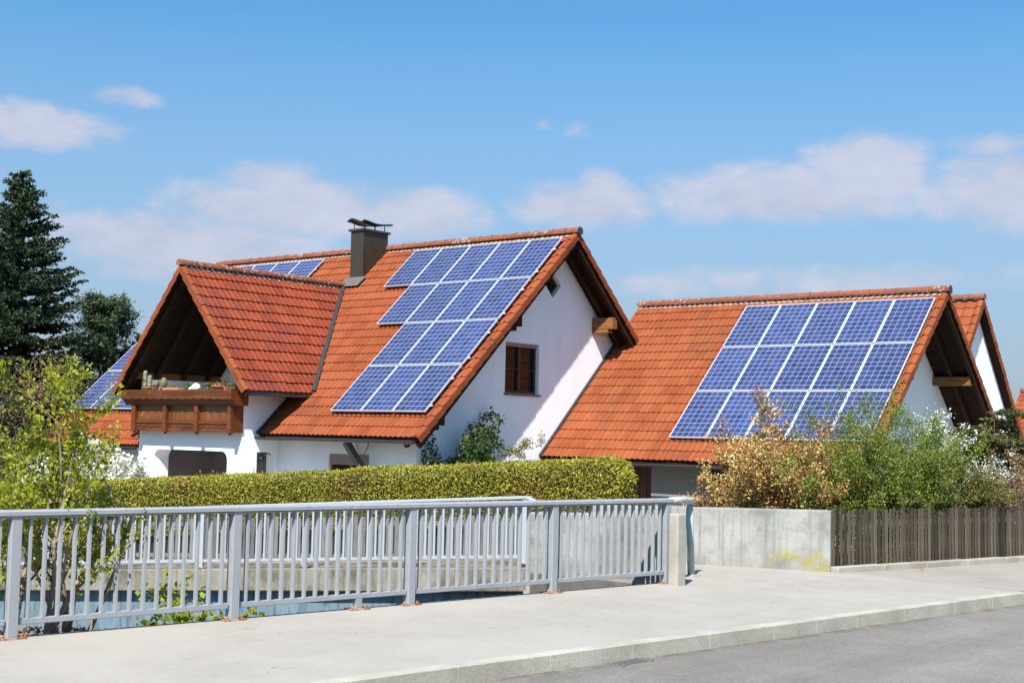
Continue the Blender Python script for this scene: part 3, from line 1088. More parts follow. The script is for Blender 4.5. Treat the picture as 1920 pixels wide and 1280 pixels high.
    for k in range(7):
        tt = 4.25 + k * 0.23
        zb = -2.52 - 0.010 * k
        kind = k % 4
        if kind == 0:
            pts = [(0.085 * math.cos(q), 0.075 * math.sin(q)) for q in np.linspace(0.4, 6.0, 14)]
        elif kind == 1:
            pts = [(-0.08, -0.085), (-0.03, 0.08), (0.03, -0.03), (0.08, 0.085)]
        elif kind == 2:
            pts = [(0.075 * math.sin(2 * q), 0.085 * math.cos(q)) for q in np.linspace(0, 3.1, 12)]
        else:
            pts = [(-0.07, 0.08), (-0.07, -0.07), (0.06, -0.07), (0.07, 0.06)]
        stroke(tt, zb, pts, 0.05 if k % 2 else 0.036, mb)
    mb.build('graffiti', 'graffiti', t)

    # rough wall beside the near railing
    mb = MB()
    q = W1R - DW * 1.93
    mb.prism([(W1R.x, W1R.y, -3.62), (q.x, q.y, -3.62), (q.x, q.y, -1.03), (W1R.x, W1R.y, -1.0)], NB * 0.26)
    o = mb.build('concrete_wall', 'concrete', None, bevel=0.02)
    tag(o, 'rough pitted concrete stub wall behind the right end of the near railing', 'wall')
    # smooth wall
    mb = MB()
    q = W2R - DW * 3.55
    mb.prism([(W2R.x, W2R.y, -3.62), (q.x, q.y, -3.62), (q.x, q.y, -1.05), (W2R.x, W2R.y, -0.99)], NB * 0.24)
    o = mb.build('concrete_wall', 'concrete_smooth', None, bevel=0.015)
    tag(o, 'smooth light concrete wall with yellow lichen, left of the brown picket fence', 'wall')


build_setting()


# ================================================================== RAILINGS, FENCES
def build_near_railing():
    y0, y1 = 2.14, 14.55
    t = thing('bridge_railing', 'grey steel railing with flat bars along the near pavement edge', 'railing', (edge_x(8), 8, pz(8)))
    d = Vector((0.125, 1, -0.0065)).normalized()
    side = Vector((1, -0.125, 0)).normalized()
    X = lambda y, h=0.0: Vector((edge_x(y) + 0.05, y, pz(y) + h))
    posts = [2.10, 4.18, 6.24, 8.33, 10.43, 12.52, 14.52]

    def bar(mb, c, w, dpt, h0, h1):
        o = c - d * w / 2 - side * dpt / 2 + Vector((0, 0, h0))
        mb.obox(o, d * w, side * dpt, (0, 0, h1 - h0))
    # one post mesh, one baluster mesh, copied
    pm = MB()
    bar(pm, Vector((0, 0, 0)), 0.09, 0.09, 0.012, 0.998)
    pmesh = pm.mesh('post')
    pmesh.materials.append(MT['rail'])
    bm_ = MB()
    bar(bm_, Vector((0, 0, 0)), 0.020, 0.045, 0.155, 0.990)
    bmesh_ = bm_.mesh('baluster')
    bmesh_.materials.append(MT['rail'])
    pl = MB()
    pl.obox(-d * 0.115 - side * 0.07, d * 0.23, side * 0.14, (0, 0, 0.014))
    for sx in (-0.085, 0.085):
        pl.lathe(d * sx + side * 0.03, [(0.016, 0.0), (0.016, 0.034), (0.008, 0.04)], 8)
    plmesh = pl.mesh('base_plate')
    plmesh.materials.append(MT['rust'])

    def put(me, name, loc, bev=0.0):
        o = bpy.data.objects.new(name, me)
        C.objects.link(o)
        o.parent = t
        o.location = loc - t.location
        if bev:
            md = o.modifiers.new('bevel', 'BEVEL')
            md.width = bev
            md.segments = 2
        return o
    for y in posts:
        put(pmesh, 'post', X(y), 0.006)
        put(plmesh, 'base_plate', X(y, 0.001))
    for a, b in zip(posts[:-1], posts[1:]):
        n = 16
        for k in range(1, n):
            y = a + (b - a) * k / n
            put(bmesh_, 'baluster', X(y))
        mb = MB()
        mb.beam(X(a + 0.06, 0.135), X(b - 0.06, 0.135), 0.045, 0.05)
        mb.build('bottom_rail', 'rail', t, bevel=0.005)
    # short foot below the bottom rail
    mb = MB()
    bar(mb, X(9.77), 0.07, 0.05, 0.012, 0.11)
    mb.build('foot', 'rail', t)
    put(plmesh, 'base_plate', X(9.77, 0.001))
    # handrail: flat-topped box section with soft edges, bent back to the green pole at its end
    prof = [(-0.06, -0.022), (-0.06, 0.010), (-0.040, 0.024), (0.040, 0.024), (0.06, 0.010), (0.06, -0.022), (0.03, -0.027), (-0.03, -0.027)]
    mb = MB()
    path = [X(2.0, 1.022), X(7.0, 1.022), X(13.0, 1.022), X(14.60, 1.022)]
    rings = []
    for p in path:
        rings.append([p + side * a + Vector((0, 0, b)) for a, b in prof])
    n = len(prof)
    vs = [q for r in rings for q in r]
    fs = [(i * n + k, i * n + (k + 1) % n, (i + 1) * n + (k + 1) % n, (i + 1) * n + k) for i in range(len(path) - 1) for k in range(n)]
    fs += [tuple(range(n - 1, -1, -1)), tuple(range((len(path) - 1) * n, len(path) * n))]
    mb.add(vs, fs)
    mb.build('handrail', 'rail', t)
    mb = MB()
    mb.beam(X(2.0, 0.985), X(14.55, 0.985), 0.075, 0.012)
    mb.build('under_rail', 'rail', t)
    # rough end sleeve bending back
    mb = MB()
    e = X(14.60, 1.018)
    pole = Vector((-9.50, 15.62, pz(15.6)))
    mb.tube([e - d * 0.02, e + Vector((0.02, 0.12, 0.0)), e + Vector((-0.0, 0.35, 0.0)), pole + Vector((0.05, -0.25, 0.985)), pole + Vector((0, 0.0, 0.985)), pole + Vector((-0.04, 0.06, 0.98))], [0.04, 0.043, 0.043, 0.043, 0.045, 0.03], 10)
    mb.build('end_sleeve', 'greywool', t, smooth=True)
    # pole
    t2 = thing('steel_pole', 'pale green round steel pole with base plate, right of the stone post', 'pole', pole)
    mb = MB()
    mb.tube([pole + Vector((0, 0, 0.01)), pole + Vector((-0.03, -0.02, 0.96))], 0.048, 20)
    mb.build('shaft', 'pole', t2, smooth=True)
    mb = MB()
    mb.obox(pole + Vector((-0.09, -0.09, 0.0)), (0.18, 0, 0), (0, 0.18, 0), (0, 0, 0.014))
    for a, b in ((-0.065, -0.065), (0.065, -0.065), (0.065, 0.065), (-0.065, 0.065)):
        mb.lathe(pole + Vector((a, b, 0.012)), [(0.012, 0), (0.012, 0.014), (0.006, 0.02)], 6)
    mb.build('base_plate', 'pole', t2)
    # stone post
    mb = MB()
    c = Vector((-8.96, 14.43, pz(14.4) - 0.05))
    mb.obox(c - side * 0.09 - d * 0.09, d * 0.17, side * 0.15, (0, 0, 0.92))
    o = mb.build('stone_post', 'stone', None, bevel=0.02)
    tag(o, 'squat square weathered stone post at the end of the near railing', 'post')


build_near_railing()


def build_far_railing():
    A = W1R - DW * 2.03 + NB * 0.10

    def sz(t):
        return -1.72 - 0.066 * (t - 0.1)
    t = thing('walkway_railing', 'pale grey railing along the far walkway, seen through the near railing', 'railing', (A.x, A.y, sz(0)))
    d = (-DW + Vector((0, 0, -0.066))).normalized()
    X = lambda s, h=0.0: Vector((A.x, A.y, 0)) - DW * s + Vector((0, 0, sz(s) + h))

    def bar(w, dp, h0, h1):
        mb = MB()
        mb.obox(Vector((0, 0, h0)) + DW * (-w / 2) - NB * dp / 2, DW * w, NB * dp, (0, 0, h1 - h0))
        return mb
    pm = bar(0.065, 0.05, -0.03, 0.85).mesh('post')
    pm.materials.append(MT['rail_far'])
    bmq = bar(0.030, 0.018, 0.10, 0.85).mesh('baluster')
    bmq.materials.append(MT['rail_far'])
    plq = bar(0.16, 0.12, 0.0, 0.012).mesh('base_plate')
    plq.materials.append(MT['rust'])

    def put(me, name, loc):
        o = bpy.data.objects.new(name, me)
        C.objects.link(o)
        o.parent = t
        o.location = loc - t.location
    L = 10.2
    posts = [0.0, 1.7, 3.3, 5.0, 6.7, 8.4, 10.1]
    for s in posts:
        put(pm, 'post', X(s))
        put(plq, 'base_plate', X(s))
    nb = 0
    for a, b in zip(posts[:-1], posts[1:]):
        n = 13
        for k in range(1, n):
            put(bmq, 'baluster', X(a + (b - a) * k / n))
        mb = MB()
        mb.beam(X(a + 0.03, 0.10), X(b - 0.03, 0.10), 0.03, 0.035)
        mb.build('bottom_rail', 'rail_far', t)
    mb = MB()
    mb.beam(X(L, 0.867), X(-0.02, 0.867), 0.075, 0.04)
    p = X(-0.02, 0.867)
    mb.beam(p, p + DW * 0.16 + Vector((0, 0, -0.07)), 0.075, 0.045)
    mb.build('handrail', 'rail_far', t, bevel=0.008)


build_far_railing()


def picket_mesh(w, th, h, seed, top=0):
    rng = random.Random(seed)
    mb = MB()
    k = rng.uniform(-0.012, 0.012)
    if top:
        poly = [(-w / 2, 0), (w / 2, 0), (w / 2, h - 0.04), (0 + k, h), (-w / 2, h - 0.04)]
    else:
        poly = [(-w / 2, 0), (w / 2, 0), (w / 2, h + k), (0.2 * w, h + 0.006), (-0.2 * w, h + 0.006), (-w / 2, h - k)]
    mb.prism([(a, 0, b) for a, b in poly], (0, th, 0))
    return mb.mesh('picket')


def build_fences():
    # grey picket fence along the hedge
    rng = random.Random(5)
    A = W2R - DW * 3.6 + NB * 0.05
    zt = lambda s: -1.22 - 0.047 * s
    t = thing('picket_fence', 'weathered grey picket fence in front of the hedge, behind both railings', 'fence', (A.x, A.y, -2.6))
    meshes = [picket_mesh(0.072, 0.02, 1.0, k, 0) for k in range(5)]
    for m in meshes:
        m.materials.append(MT['picket'])
    ang = math.atan2(DW.y, DW.x)
    for k in range(85):
        s = 0.06 + k * 0.147
        o = bpy.data.objects.new('picket', meshes[k % 5])
        C.objects.link(o)
        o.parent = t
        o.location = A - DW * s + Vector((0, 0, zt(s) - 1.0 + rng.uniform(-0.015, 0.012))) - t.location
        o.rotation_euler = (0, rng.uniform(-0.012, 0.012), ang)
    for h in (-0.10, -0.62):
        mb = MB()
        p0, p1 = A + NB * 0.045 + Vector((0, 0, zt(0) + h)), A + NB * 0.045 - DW * 12.5 + Vector((0, 0, zt(12.5) + h))
        mb.beam(p0, p1, 0.04, 0.07)
        mb.build('cross_rail', 'picket', t)
    # brown picket fence to the right
    P0 = Vector((-8.53, 18.0, 0))
    d = Vector((0.230, 0.973, 0)).normalized()
    nrm = Vector((-d.y, d.x, 0))
    t = thing('picket_fence', 'dark brown weathered picket fence right of the smooth concrete wall', 'fence', (P0.x, P0.y, -1.84))
    meshes = [picket_mesh(0.048 + 0.004 * (k % 3), 0.012, 0.80, 20 + k, 0) for k in range(6)]
    for m in meshes:
        m.materials.append(MT['picket_dark'])
    ang = math.atan2(d.y, d.x)
    for k in range(87):
        s = -0.21 + k * 0.086
        p = P0 + d * s
        short = 0.05 if k in (28, 29, 30) else 0.0
        o = bpy.data.objects.new('picket', meshes[rng.randrange(6)])
        C.objects.link(o)
        o.parent = t
        o.location = p + Vector((0, 0, pz(p.y) + 0.06 - short + rng.uniform(-0.03, 0.022))) - t.location
        if short:
            o.location.z += 0.0
        o.rotation_euler = (0, rng.uniform(-0.014, 0.014), ang)
    for h in (0.20, 0.66):
        mb = MB()
        a = P0 - d * 0.2 + nrm * 0.05
        b = P0 + d * 7.5 + nrm * 0.05
        mb.beam(a + Vector((0, 0, pz(a.y) + h)), b + Vector((0, 0, pz(b.y) + h)), 0.045, 0.07)
        mb.build('cross_rail', 'picket_dark', t)
    for s in (0.3, 2.6, 4.9, 7.2):
        mb = MB()
        p = P0 + d * s + nrm * 0.115
        mb.obox(p + Vector((-0.04, -0.04, pz(p.y) - 1.3)), (0.08, 0, 0), (0, 0.08, 0), (0, 0, 2.08))
        mb.build('fence_post', 'picket_dark', t)
    # white slatted garden chair back behind the fence
    c = P0 + d * 2.50 + nrm * 0.42
    t = thing('garden_chair', 'white slatted garden chair back showing through the gap in the brown fence', 'chair', (c.x, c.y, -3.0))
    mb = MB()
    for k in range(5):
        q = c + d * (k * 0.075 - 0.15)
        mb.obox(Vector((q.x, q.y, -2.0)), d * 0.045, nrm * 0.02, (0, 0, 1.03))
    mb.obox(Vector((c.x, c.y, -0.97)) - d * 0.17 - nrm * 0.004, d * 0.38, nrm * 0.03, (0, 0, 0.04))
    mb.build('backrest', 'white_paint', t)
    mb = MB()
    mb.obox(Vector((c.x, c.y, -2.02)) - d * 0.19, d * 0.42, nrm * 0.4, (0, 0, 0.03))
    mb.build('seat', 'white_paint', t)
    for sx in (-0.17, 0.17):
        for sy in (0.02, 0.36):
            mb = MB()
            q = c + d * (sx + 0.01) + nrm * sy
            mb.obox(Vector((q.x, q.y, -3.0)), d * 0.035, nrm * 0.035, (0, 0, 0.98))
            mb.build('leg', 'white_paint', t)


build_fences()

# ================================================================== MAIN HOUSE
TA = 0.910
AL = math.atan(TA)
CA, SA = math.cos(AL), math.sin(AL)
RY, RZ = 27.62, 5.05                 # main ridge
XV, XW = -20.20, -20.97              # right verge, gable wall
XL = -34.30                          # left verge
XB0, XB1 = -29.57, -25.53            # bay side walls
YF, YB = 22.62, 21.44                # front wall, bay front
DX, DZ, DT = -27.35, 3.93, 1.20      # dormer ridge x, z and slope
DY0 = 20.81                          # dormer verge
GB = -3.3                            # foot of the walls


def zmain(y):
    return RZ - TA * abs(y - RY)


def zdorm(x):
    return DZ - DT * abs(x - DX)


def rounded(x0, x1, z0, z1, r, n=6):
    pts = [(x0, z0), (x1, z0)]
    for k in range(n + 1):
        a = k / n * math.pi / 2
        pts.append((x1 - r + r * math.cos(a), z1 - r + r * math.sin(a)))
    for k in range(n + 1):
        a = math.pi / 2 + k / n * math.pi / 2
        pts.append((x0 + r + r * math.cos(a), z1 - r + r * math.sin(a)))
    return pts


def deck_yz(mb, x0, x1, ya, yb, top=-0.035, th=0.12):
    """roof boarding along x for a slope between ya and yb (both on one side of the main ridge)"""
    poly = [(x0, ya, zmain(ya) + top), (x0, yb, zmain(yb) + top), (x0, yb, zmain(yb) + top - th), (x0, ya, zmain(ya) + top - th)]
    mb.prism(poly, (x1 - x0, 0, 0))


def build_window(parent, c, ux, w, h, inward, sill=True, shutter=0.12, mullion=True, frame='window_wood', curtain=True, recess=0.13, bars=True):
    """c lower-left corner of the opening on the outer wall face, ux unit along the wall, inward unit into the wall"""
    c, ux, inn = Vector(c), Vector(ux), Vector(inward)
    up = Vector((0, 0, 1))
    fr = MB()
    o = c + inn * recess
    t = 0.07

    def rect(mb, a0, a1, b0, b1, d0, d1):
        mb.obox(o + ux * a0 + up * b0 + inn * d0, ux * (a1 - a0), up * (b1 - b0), inn * (d1 - d0))
    rect(fr, 0, w, 0, t, 0, 0.08)
    rect(fr, 0, t, t, h - t, 0, 0.08)
    rect(fr, w - t, w, t, h - t, 0, 0.08)
    rect(fr, t, w - t, h - t, h, 0, 0.08)
    if mullion:
        rect(fr, w / 2 - 0.05, w / 2 + 0.05, t, h - t, -0.004, 0.08)
    if bars:
        hm = t + (h - 2 * t) * 0.46
        rect(fr, t, w / 2 - 0.05, hm, hm + 0.03, 0.02, 0.05)
        rect(fr, w / 2 + 0.05, w - t, hm, hm + 0.03, 0.02, 0.05)
    win = fr.build('window', frame, parent)
    g = MB()
    rect(g, t * 0.8, w - t * 0.8, t * 0.8, h - t * 0.8, 0.055, 0.063)
    g.build('pane', 'glass', win)
    if shutter:
        s = MB()
        n = max(2, int(shutter / 0.045))
        for k in range(n):
            z1 = h - k * shutter / n
            z0 = h - (k + 1) * shutter / n + 0.004
            rect(s, 0.02, w - 0.02, z0, z1, -0.045, -0.012)
        s.build('shutter', 'shutter', win)
    if sill:
        s = MB()
        s.obox(c - ux * 0.04 - up * 0.045 - inn * 0.06, ux * (w + 0.08), up * 0.035, inn * (recess + 0.06))
        s.build('sill', 'darkmetal', win)
    return win


def build_main_house():
    H = thing('house', 'large white house with steep orange tiled roof, balcony dormer and metal chimney', 'house', (-27.0, 25.5, -3.0))
    # ---- walls
    mb = MB()
    # gable wall facing the road
    def ztop(y):
        return zmain(y) - 0.045 - 0.055
    outer = [(YF + 0.3, GB), (30.35, GB), (30.35, ztop(30.35)), (RY, ztop(RY)), (YF + 0.3, ztop(YF + 0.3))]
    win = [(25.73, 0.96), (27.06, 0.96), (27.06, 2.21), (25.73, 2.21)]
    dia = [(27.58, 3.44), (27.93, 3.79), (27.58, 4.14), (27.23, 3.79)]
    mb.wallpoly(outer, [win, dia], lambda y, z: (XW, y, z), (-0.3, 0, 0))
    # front wall right of the bay
    outer = [(XB1 + 0.0, GB), (XW, GB), (XW, ztop(YF + 0.02)), (XB1, ztop(YF + 0.02))]
    w2 = [(-23.78, -1.9), (-22.44, -1.9), (-22.44, -0.58), (-23.78, -0.58)]
    mb.wallpoly(outer, [w2], lambda x, z: (x, YF, z), (0, 0.3, 0))
    # front wall left of the bay, left gable, rear wall
    mb.box(XL + 0.7, XB0, YF, YF + 0.3, GB, ztop(YF + 0.02))
    outer = [(YF + 0.3, GB), (30.35, GB), (30.35, ztop(30.35)), (RY, ztop(RY)), (YF + 0.3, ztop(YF + 0.3))]
    mb.wallpoly(outer, [], lambda y, z: (XL + 0.7, y, z), (0.3, 0, 0))
    mb.box(XL + 1.0, XW - 0.3, 30.05, 30.35, GB, ztop(30.36) - 0.02)
    # bay: front with rounded porch opening
    outer = [(XB0, GB), (XB1 - 0.3, GB), (XB1 - 0.3, 0.60), (XB0, 0.60)]
    hole = rounded(-28.93, -26.06, -2.9, -0.60, 0.22)
    mb.wallpoly(outer, [hole], lambda x, z: (x, YB, z), (0, 0.45, 0))
    # bay right wall with narrow opening, rising to the dormer roof
    def zdu(x):
        return zdorm(x) - 0.10
    outer = [(YB, GB), (24.1, GB), (24.1, zdu(XB1) + 0.02), (YB, zdu(XB1) + 0.02)]
    hole = [(21.905, -2.9), (22.475, -2.9), (22.475, -0.60), (21.905, -0.60)]
    mb.wallpoly(outer, [hole], lambda y, z: (XB1, y, z), (-0.3, 0, 0))
    # low left wall of the loggia, with the bay's left wall
    mb.box(XB0, XB0 + 0.22, YB + 0.45, 24.1, GB, 1.17)
    mb.box(XB0, XB0 + 0.22, YB, YB + 0.45, 0.60, 1.17)
    # back wall of the loggia
    xb0, xb1 = XB0 + 0.22, XB1 - 0.3
    outer = [(xb0, -0.35), (xb1, -0.35), (xb1, zdu(xb1)), (DX, zdu(DX)), (xb0, zdu(xb0))]
    mb.wallpoly(outer, [], lambda x, z: (x, 23.86, z), (0, 0.2, 0))
    mb.build('wall', 'plaster', H)
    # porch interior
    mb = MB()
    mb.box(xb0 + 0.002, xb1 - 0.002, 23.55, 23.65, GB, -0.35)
    mb.box(xb0 + 0.002, xb0 + 0.02, YB + 0.46, 23.55, GB, -0.35)  # thin dark sheet added to put shade on the left wall
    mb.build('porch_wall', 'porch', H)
    mb = MB()
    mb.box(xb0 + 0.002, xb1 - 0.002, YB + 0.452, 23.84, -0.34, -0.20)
    mb.build('loggia_floor', 'plaster_shade', H)

    # ---- roof: boarding is the thing's roof part, tiles beneath it in the tree
    roof = MB()
    deck_yz(roof, XB1 + 0.02, XV - 0.03, 21.95, RY)
    deck_yz(roof, XL + 0.03, XB0 - 0.02, 21.52, RY)
    deck_yz(roof, XB0 - 0.02, XB1 + 0.02, 24.2, RY)
    deck_yz(roof, XL + 0.03, XV - 0.03, RY, 30.60)
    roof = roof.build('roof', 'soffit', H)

    U = (1, 0, 0)
    Vf = (0, -CA, -SA)
    Nf = (0, -SA, CA)
    Vr = (0, CA, -SA)
    Nr = (0, SA, CA)

    def keep_front(c):
        x, y, z = c[:, 0], c[:, 1], c[:, 2]
        zd = DZ - DT * np.abs(x - DX)
        inside = (x > XB0) & (x < XB1) & ((z < zd - 0.10) | (z < 0.8))
        inside2 = (x > XB0 - 0.06) & (x <= XB0) & (y < YF + 0.02) & False
        inside3 = (x >= XB1) & (x < DX + (DZ - 0.85) / DT) & (z < zd - 0.30) & (z > 1.4)
        low = (y < 21.9) & (x > XB0)
        return ~(inside | inside2 | inside3 | low)
    vl = (RY - 21.50) / CA
    tile_sheet('tiles', 'tile', roof, (XL, RY, RZ), U, Vf, Nf, XV - 0.10 - XL, vl, keep_front, 11)
    tile_sheet('tiles', 'tile', roof, (XL, RY, RZ), U, Vr, Nr, XV - XL, (30.63 - RY) / CA, None, 12)
    verge_tiles('verge_tiles', 'tile', roof, (XV, RY, RZ), Vf, Nf, (1, 0, 0), (RY - 21.88) / CA)
    verge_tiles('verge_tiles', 'tile', roof, (XV, RY, RZ), Vr, Nr, (1, 0, 0), (30.63 - RY) / CA, seed=8)
    verge_tiles('verge_tiles', 'tile', roof, (XL, RY, RZ), Vf, Nf, (-1, 0, 0), vl, seed=9)
    ridge_tiles('ridge_tiles', 'ridge', roof, (XV + 0.03, RY, RZ + 0.05), (XL - 0.02, RY, RZ + 0.05))
    mortar(roof, (XL, RY, RZ), (XV - 0.1, RY, RZ), Vf, Nf)
    mb = MB()      # closed black ridge end
    mb.tube([(XV + 0.02, RY, RZ + 0.05), (XV + 0.05, RY, RZ + 0.05)], 0.105, 12)
    mb.build('ridge_end', 'darkmetal', roof)
    # barge boards under the verge and rafters in the overhang
    mb = MB()
    for x in (XV - 0.12, XV - 0.50):
        for s, ye in ((-1, 21.98), (1, 30.56)):
            a = Vector((x, RY + s * 0.05, zmain(RY) - 0.155 - 0.09))
            b = Vector((x, ye, zmain(ye) - 0.155 - 0.09))
            mb.beam(a, b, 0.09 if x > XV - 0.3 else 0.10, 0.15)
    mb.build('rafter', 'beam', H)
    # purlin ends poking from the gable wall
    def purlin(y, top, w=0.22, h=0.26, ln=0.66, m='beam'):
        q = MB()
        # stepped carved nose
        q.obox((XW + 0.004, y - w / 2, top - h), (ln, 0, 0), (0, w, 0), (0, 0, h))
        q.obox((XW + 0.004, y - w / 2 + 0.008, top - h - 0.10), (ln - 0.16, 0, 0), (0, w - 0.016, 0), (0, 0, 0.098))
        q.build('purlin', m, H, bevel=0.01)
    purlin(25.42, zmain(25.42) - 0.15 - 0.10)
    purlin(22.72, zmain(22.72) - 0.15 - 0.06)
    purlin(29.42, 3.06, 0.22, 0.30, 0.66, 'purlin')
    # gutter
    mb = MB()
    gp = []
    for k in range(9):
        a = math.pi + math.pi * k / 8
        gp.append((21.84 + 0.065 * math.cos(a), -0.235 + 0.065 * math.sin(a)))
    gp += [(21.90, -0.225), (21.78, -0.225)]
    mb.prism([(XB1 + 0.03, a, b) for a, b in gp], (XV - XB1 - 0.16, 0, 0))
    mb.build('gutter', 'darkmetal', roof)
    mb = MB()
    mb.prism([(XL + 0.1, a - 0.4, b - 0.36) for a, b in gp], (XB0 - XL - 0.2, 0, 0))
    mb.build('gutter', 'darkmetal', roof)
    # dark flashing where the lower slope meets the bay wall
    mb = MB()
    mb.beam((XB1 + 0.035, 21.86, zmain(21.86) + 0.045), (XB1 + 0.035, 23.1, zmain(23.1) + 0.045), 0.06, 0.07)
    mb.build('flashing', 'darkmetal', roof)

    # ---- dormer roof
    nl = math.hypot(1, DT)
    n_r = Vector((DT, 0, 1)).normalized()
    v_r = Vector((1, 0, -DT)).normalized()
    n_l = Vector((-DT, 0, 1)).normalized()
    v_l = Vector((-1, 0, -DT)).normalized()
    ve = 2.565 * nl
    dr = MB()
    for s in (1, -1):
        a = Vector((DX, 0, DZ - 0.03))
        e = Vector((DX + s * 2.52, 0, zdorm(DX + 2.52) - 0.03))
        lo = Vector((0, 0, -0.14))
        yv0, yv1 = RY - (RZ - a.z) / TA, RY - (RZ - e.z) / TA
        A0, E0 = a + Vector((0, DY0 + 0.04, 0)), e + Vector((0, DY0 + 0.04, 0))
        A1, E1 = a + Vector((0, yv0 + 0.12, 0)), e + Vector((0, yv1 + 0.12, 0))
        vs = [A0, E0, E1, A1] + [p + lo for p in (A0, E0, E1, A1)]
        dr.add(vs, [(0, 1, 2, 3), (7, 6, 5, 4), (0, 4, 5, 1), (1, 5, 6, 2), (2, 6, 7, 3), (3, 7, 4, 0)])
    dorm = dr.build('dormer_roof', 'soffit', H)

    def keep_d(c):
        return c[:, 2] > RZ - TA * (RY - c[:, 1]) - 0.02
    tile_sheet('tiles', 'tile_dormer', dorm, (DX, DY0 + 0.1, DZ), (0, 1, 0), v_r, n_r, 5.8, ve, keep_d, 31, per=0.165, amp=0.024, lip=0.036)
    tile_sheet('tiles', 'tile_dormer', dorm, (DX, DY0 + 0.1, DZ), (0, 1, 0), v_l, n_l, 5.8, ve, keep_d, 32, per=0.165, amp=0.024, lip=0.036)
    verge_tiles('verge_tiles', 'tile', dorm, (DX, DY0, DZ), v_r, n_r, (0, -1, 0), ve, seed=14)
    verge_tiles('verge_tiles', 'tile', dorm, (DX, DY0, DZ), v_l, n_l, (0, -1, 0), ve, seed=15)
    ridge_tiles('ridge_tiles', 'ridge', dorm, (DX, DY0 - 0.03, DZ + 0.05), (DX, 26.38, DZ + 0.05), 0.105)
    mortar(dorm, (DX, DY0 + 0.1, DZ), (DX, 26.2, DZ), v_r, n_r, 0.165, 0.11)
    # valley flashing
    mb = MB()
    top = Vector((DX + 0.0, 26.40, 3.96))
    bot = Vector((DX + 2.56, RY - (RZ - 0.86) / TA, 0.89))
    off = Vector((0.02, -0.03, 0.035))
    mb.beam(top + off, bot + off, 0.10, 0.03, (n_r + Vector(Nf)).normalized())
    mb.build('valley', 'darkmetal', dorm)
    # eave board and gutter of the dormer
    mb = MB()
    mb.beam((DX + 2.53, DY0 + 0.06, 0.79), (DX + 2.53, 23.0, 0.79), 0.06, 0.10)
    mb.build('gutter', 'darkmetal', dorm)
    # rafters seen inside the loggia, both slopes
    rf = MB()
    for y in (DY0 + 0.25, 21.75, 22.6, 23.4):
        for s in (1, -1):
            a = Vector((DX + s * 0.02, y, DZ - 0.17 - 0.09))
            e = Vector((DX + s * 2.42, y, zdorm(DX + 2.42) - 0.17 - 0.09))
            rf.beam(a, e, 0.09, 0.16, (0, 1, 0))
    rf.build('rafter', 'beam', H)
    mb = MB()
    mb.beam((DX, DY0 + 0.2, DZ - 0.36), (DX, 23.84, DZ - 0.36), 0.14, 0.20)
    mb.build('purlin', 'beam', H)
    mb = MB()
    mb.beam((XB0 + 0.12, DY0 + 0.3, 1.26), (XB0 + 0.12, 23.84, 1.26), 0.16, 0.17)
    mb.build('purlin', 'purlin', H)
    # ---- balcony
    yb = 21.15
    BA = MB()
    BA.box(-29.60, -25.50, 21.18, 21.425, -0.14, 0.52)
    bal = BA.build('balcony', 'balcony', H)
    for k in range(3):
        x0 = (-29.27, -28.00, -26.77)[k]
        x1 = (-28.13, -26.90, -25.66)[k]
        mb = MB()
        mb.box(x0, x1, 21.145, 21.178, 0.13, 0.50)
        mb.build('panel', 'balcony_panel', bal)
        mb = MB()
        mb.box(x0, x1, 21.10, 21.178, 0.055, 0.125)
        # wavy lower trim
        n = 24
        pts = [(x0, 0.05)]
        for q in range(n + 1):
            xx = x0 + (x1 - x0) * q / n
            pts.append((xx, -0.035 - 0.016 * math.cos(q / n * 2 * math.pi * 4)))
        pts.append((x1, 0.05))
        mb.prism([(a, 21.125, b) for a, b in pts], (0, 0.05, 0))
        mb.box(x0, x1, 21.14, 21.178, -0.145, -0.03)
        mb.build('bottom_board', 'balcony', bal)
    for x in (-29.33, -28.06, -26.83, -25.58):
        mb = MB()
        mb.box(x - 0.065, x + 0.065, 21.04, 21.178, -0.165, 0.50)
        mb.build('post', 'balcony', bal, bevel=0.01)
        mb = MB()
        mb.lathe((x, 21.10, -0.195), [(0.02, -0.02), (0.045, 0.0), (0.045, 0.02), (0.03, 0.032)], 10)
        mb.build('knob', 'balcony', bal)
    mb = MB()
    # flared planter cornice in three steps
    prof = [(21.43, 0.50), (21.06, 0.50), (21.03, 0.56), (21.00, 0.58), (20.97, 0.64), (20.93, 0.66), (20.90, 0.80), (20.89, 0.86), (21.43, 0.86)]
    x0, x1 = -29.68, -25.34
    mb.prism([(x0, a, b) for a, b in prof], (x1 - x0, 0, 0))
    n = 56
    pts = [(x0, 0.72)]
    for q in range(n + 1):
        pts.append((x0 + (x1 - x0) * q / n, 0.655 - 0.014 * math.cos(q / n * 2 * math.pi * 14)))
    pts.append((x1, 0.72))
    mb.prism([(a, 20.895, b) for a, b in pts], (0, 0.03, 0))
    mb.build('planter_box', 'balcony', bal)
    mb = MB()
    mb.box(x0 + 0.04, x1 - 0.04, 20.93, 21.40, 0.862, 0.872)
    mb.build('planter_soil', 'soil', bal)

    # ---- windows
    build_window(H, (XW, 25.73, 0.96), (0, 1, 0), 1.33, 1.25, (-1, 0, 0), shutter=0.10, recess=0.10)
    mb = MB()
    mb.box(XW - 0.30, XW - 0.298, 25.7, 27.1, 0.9, 2.3)  # near-black sheet stands in for the unlit interior behind the window
    mb.build('dark_backing', 'dark_backing', H)
    build_window(H, (-23.78, YF, -1.9), (1, 0, 0), 1.34, 1.32, (0, 1, 0), sill=True, shutter=0.26, frame='window_orange', recess=0.08, bars=False)
    # diamond window
    fr = MB()
    c = Vector((XW - 0.12, 27.58, 3.79))
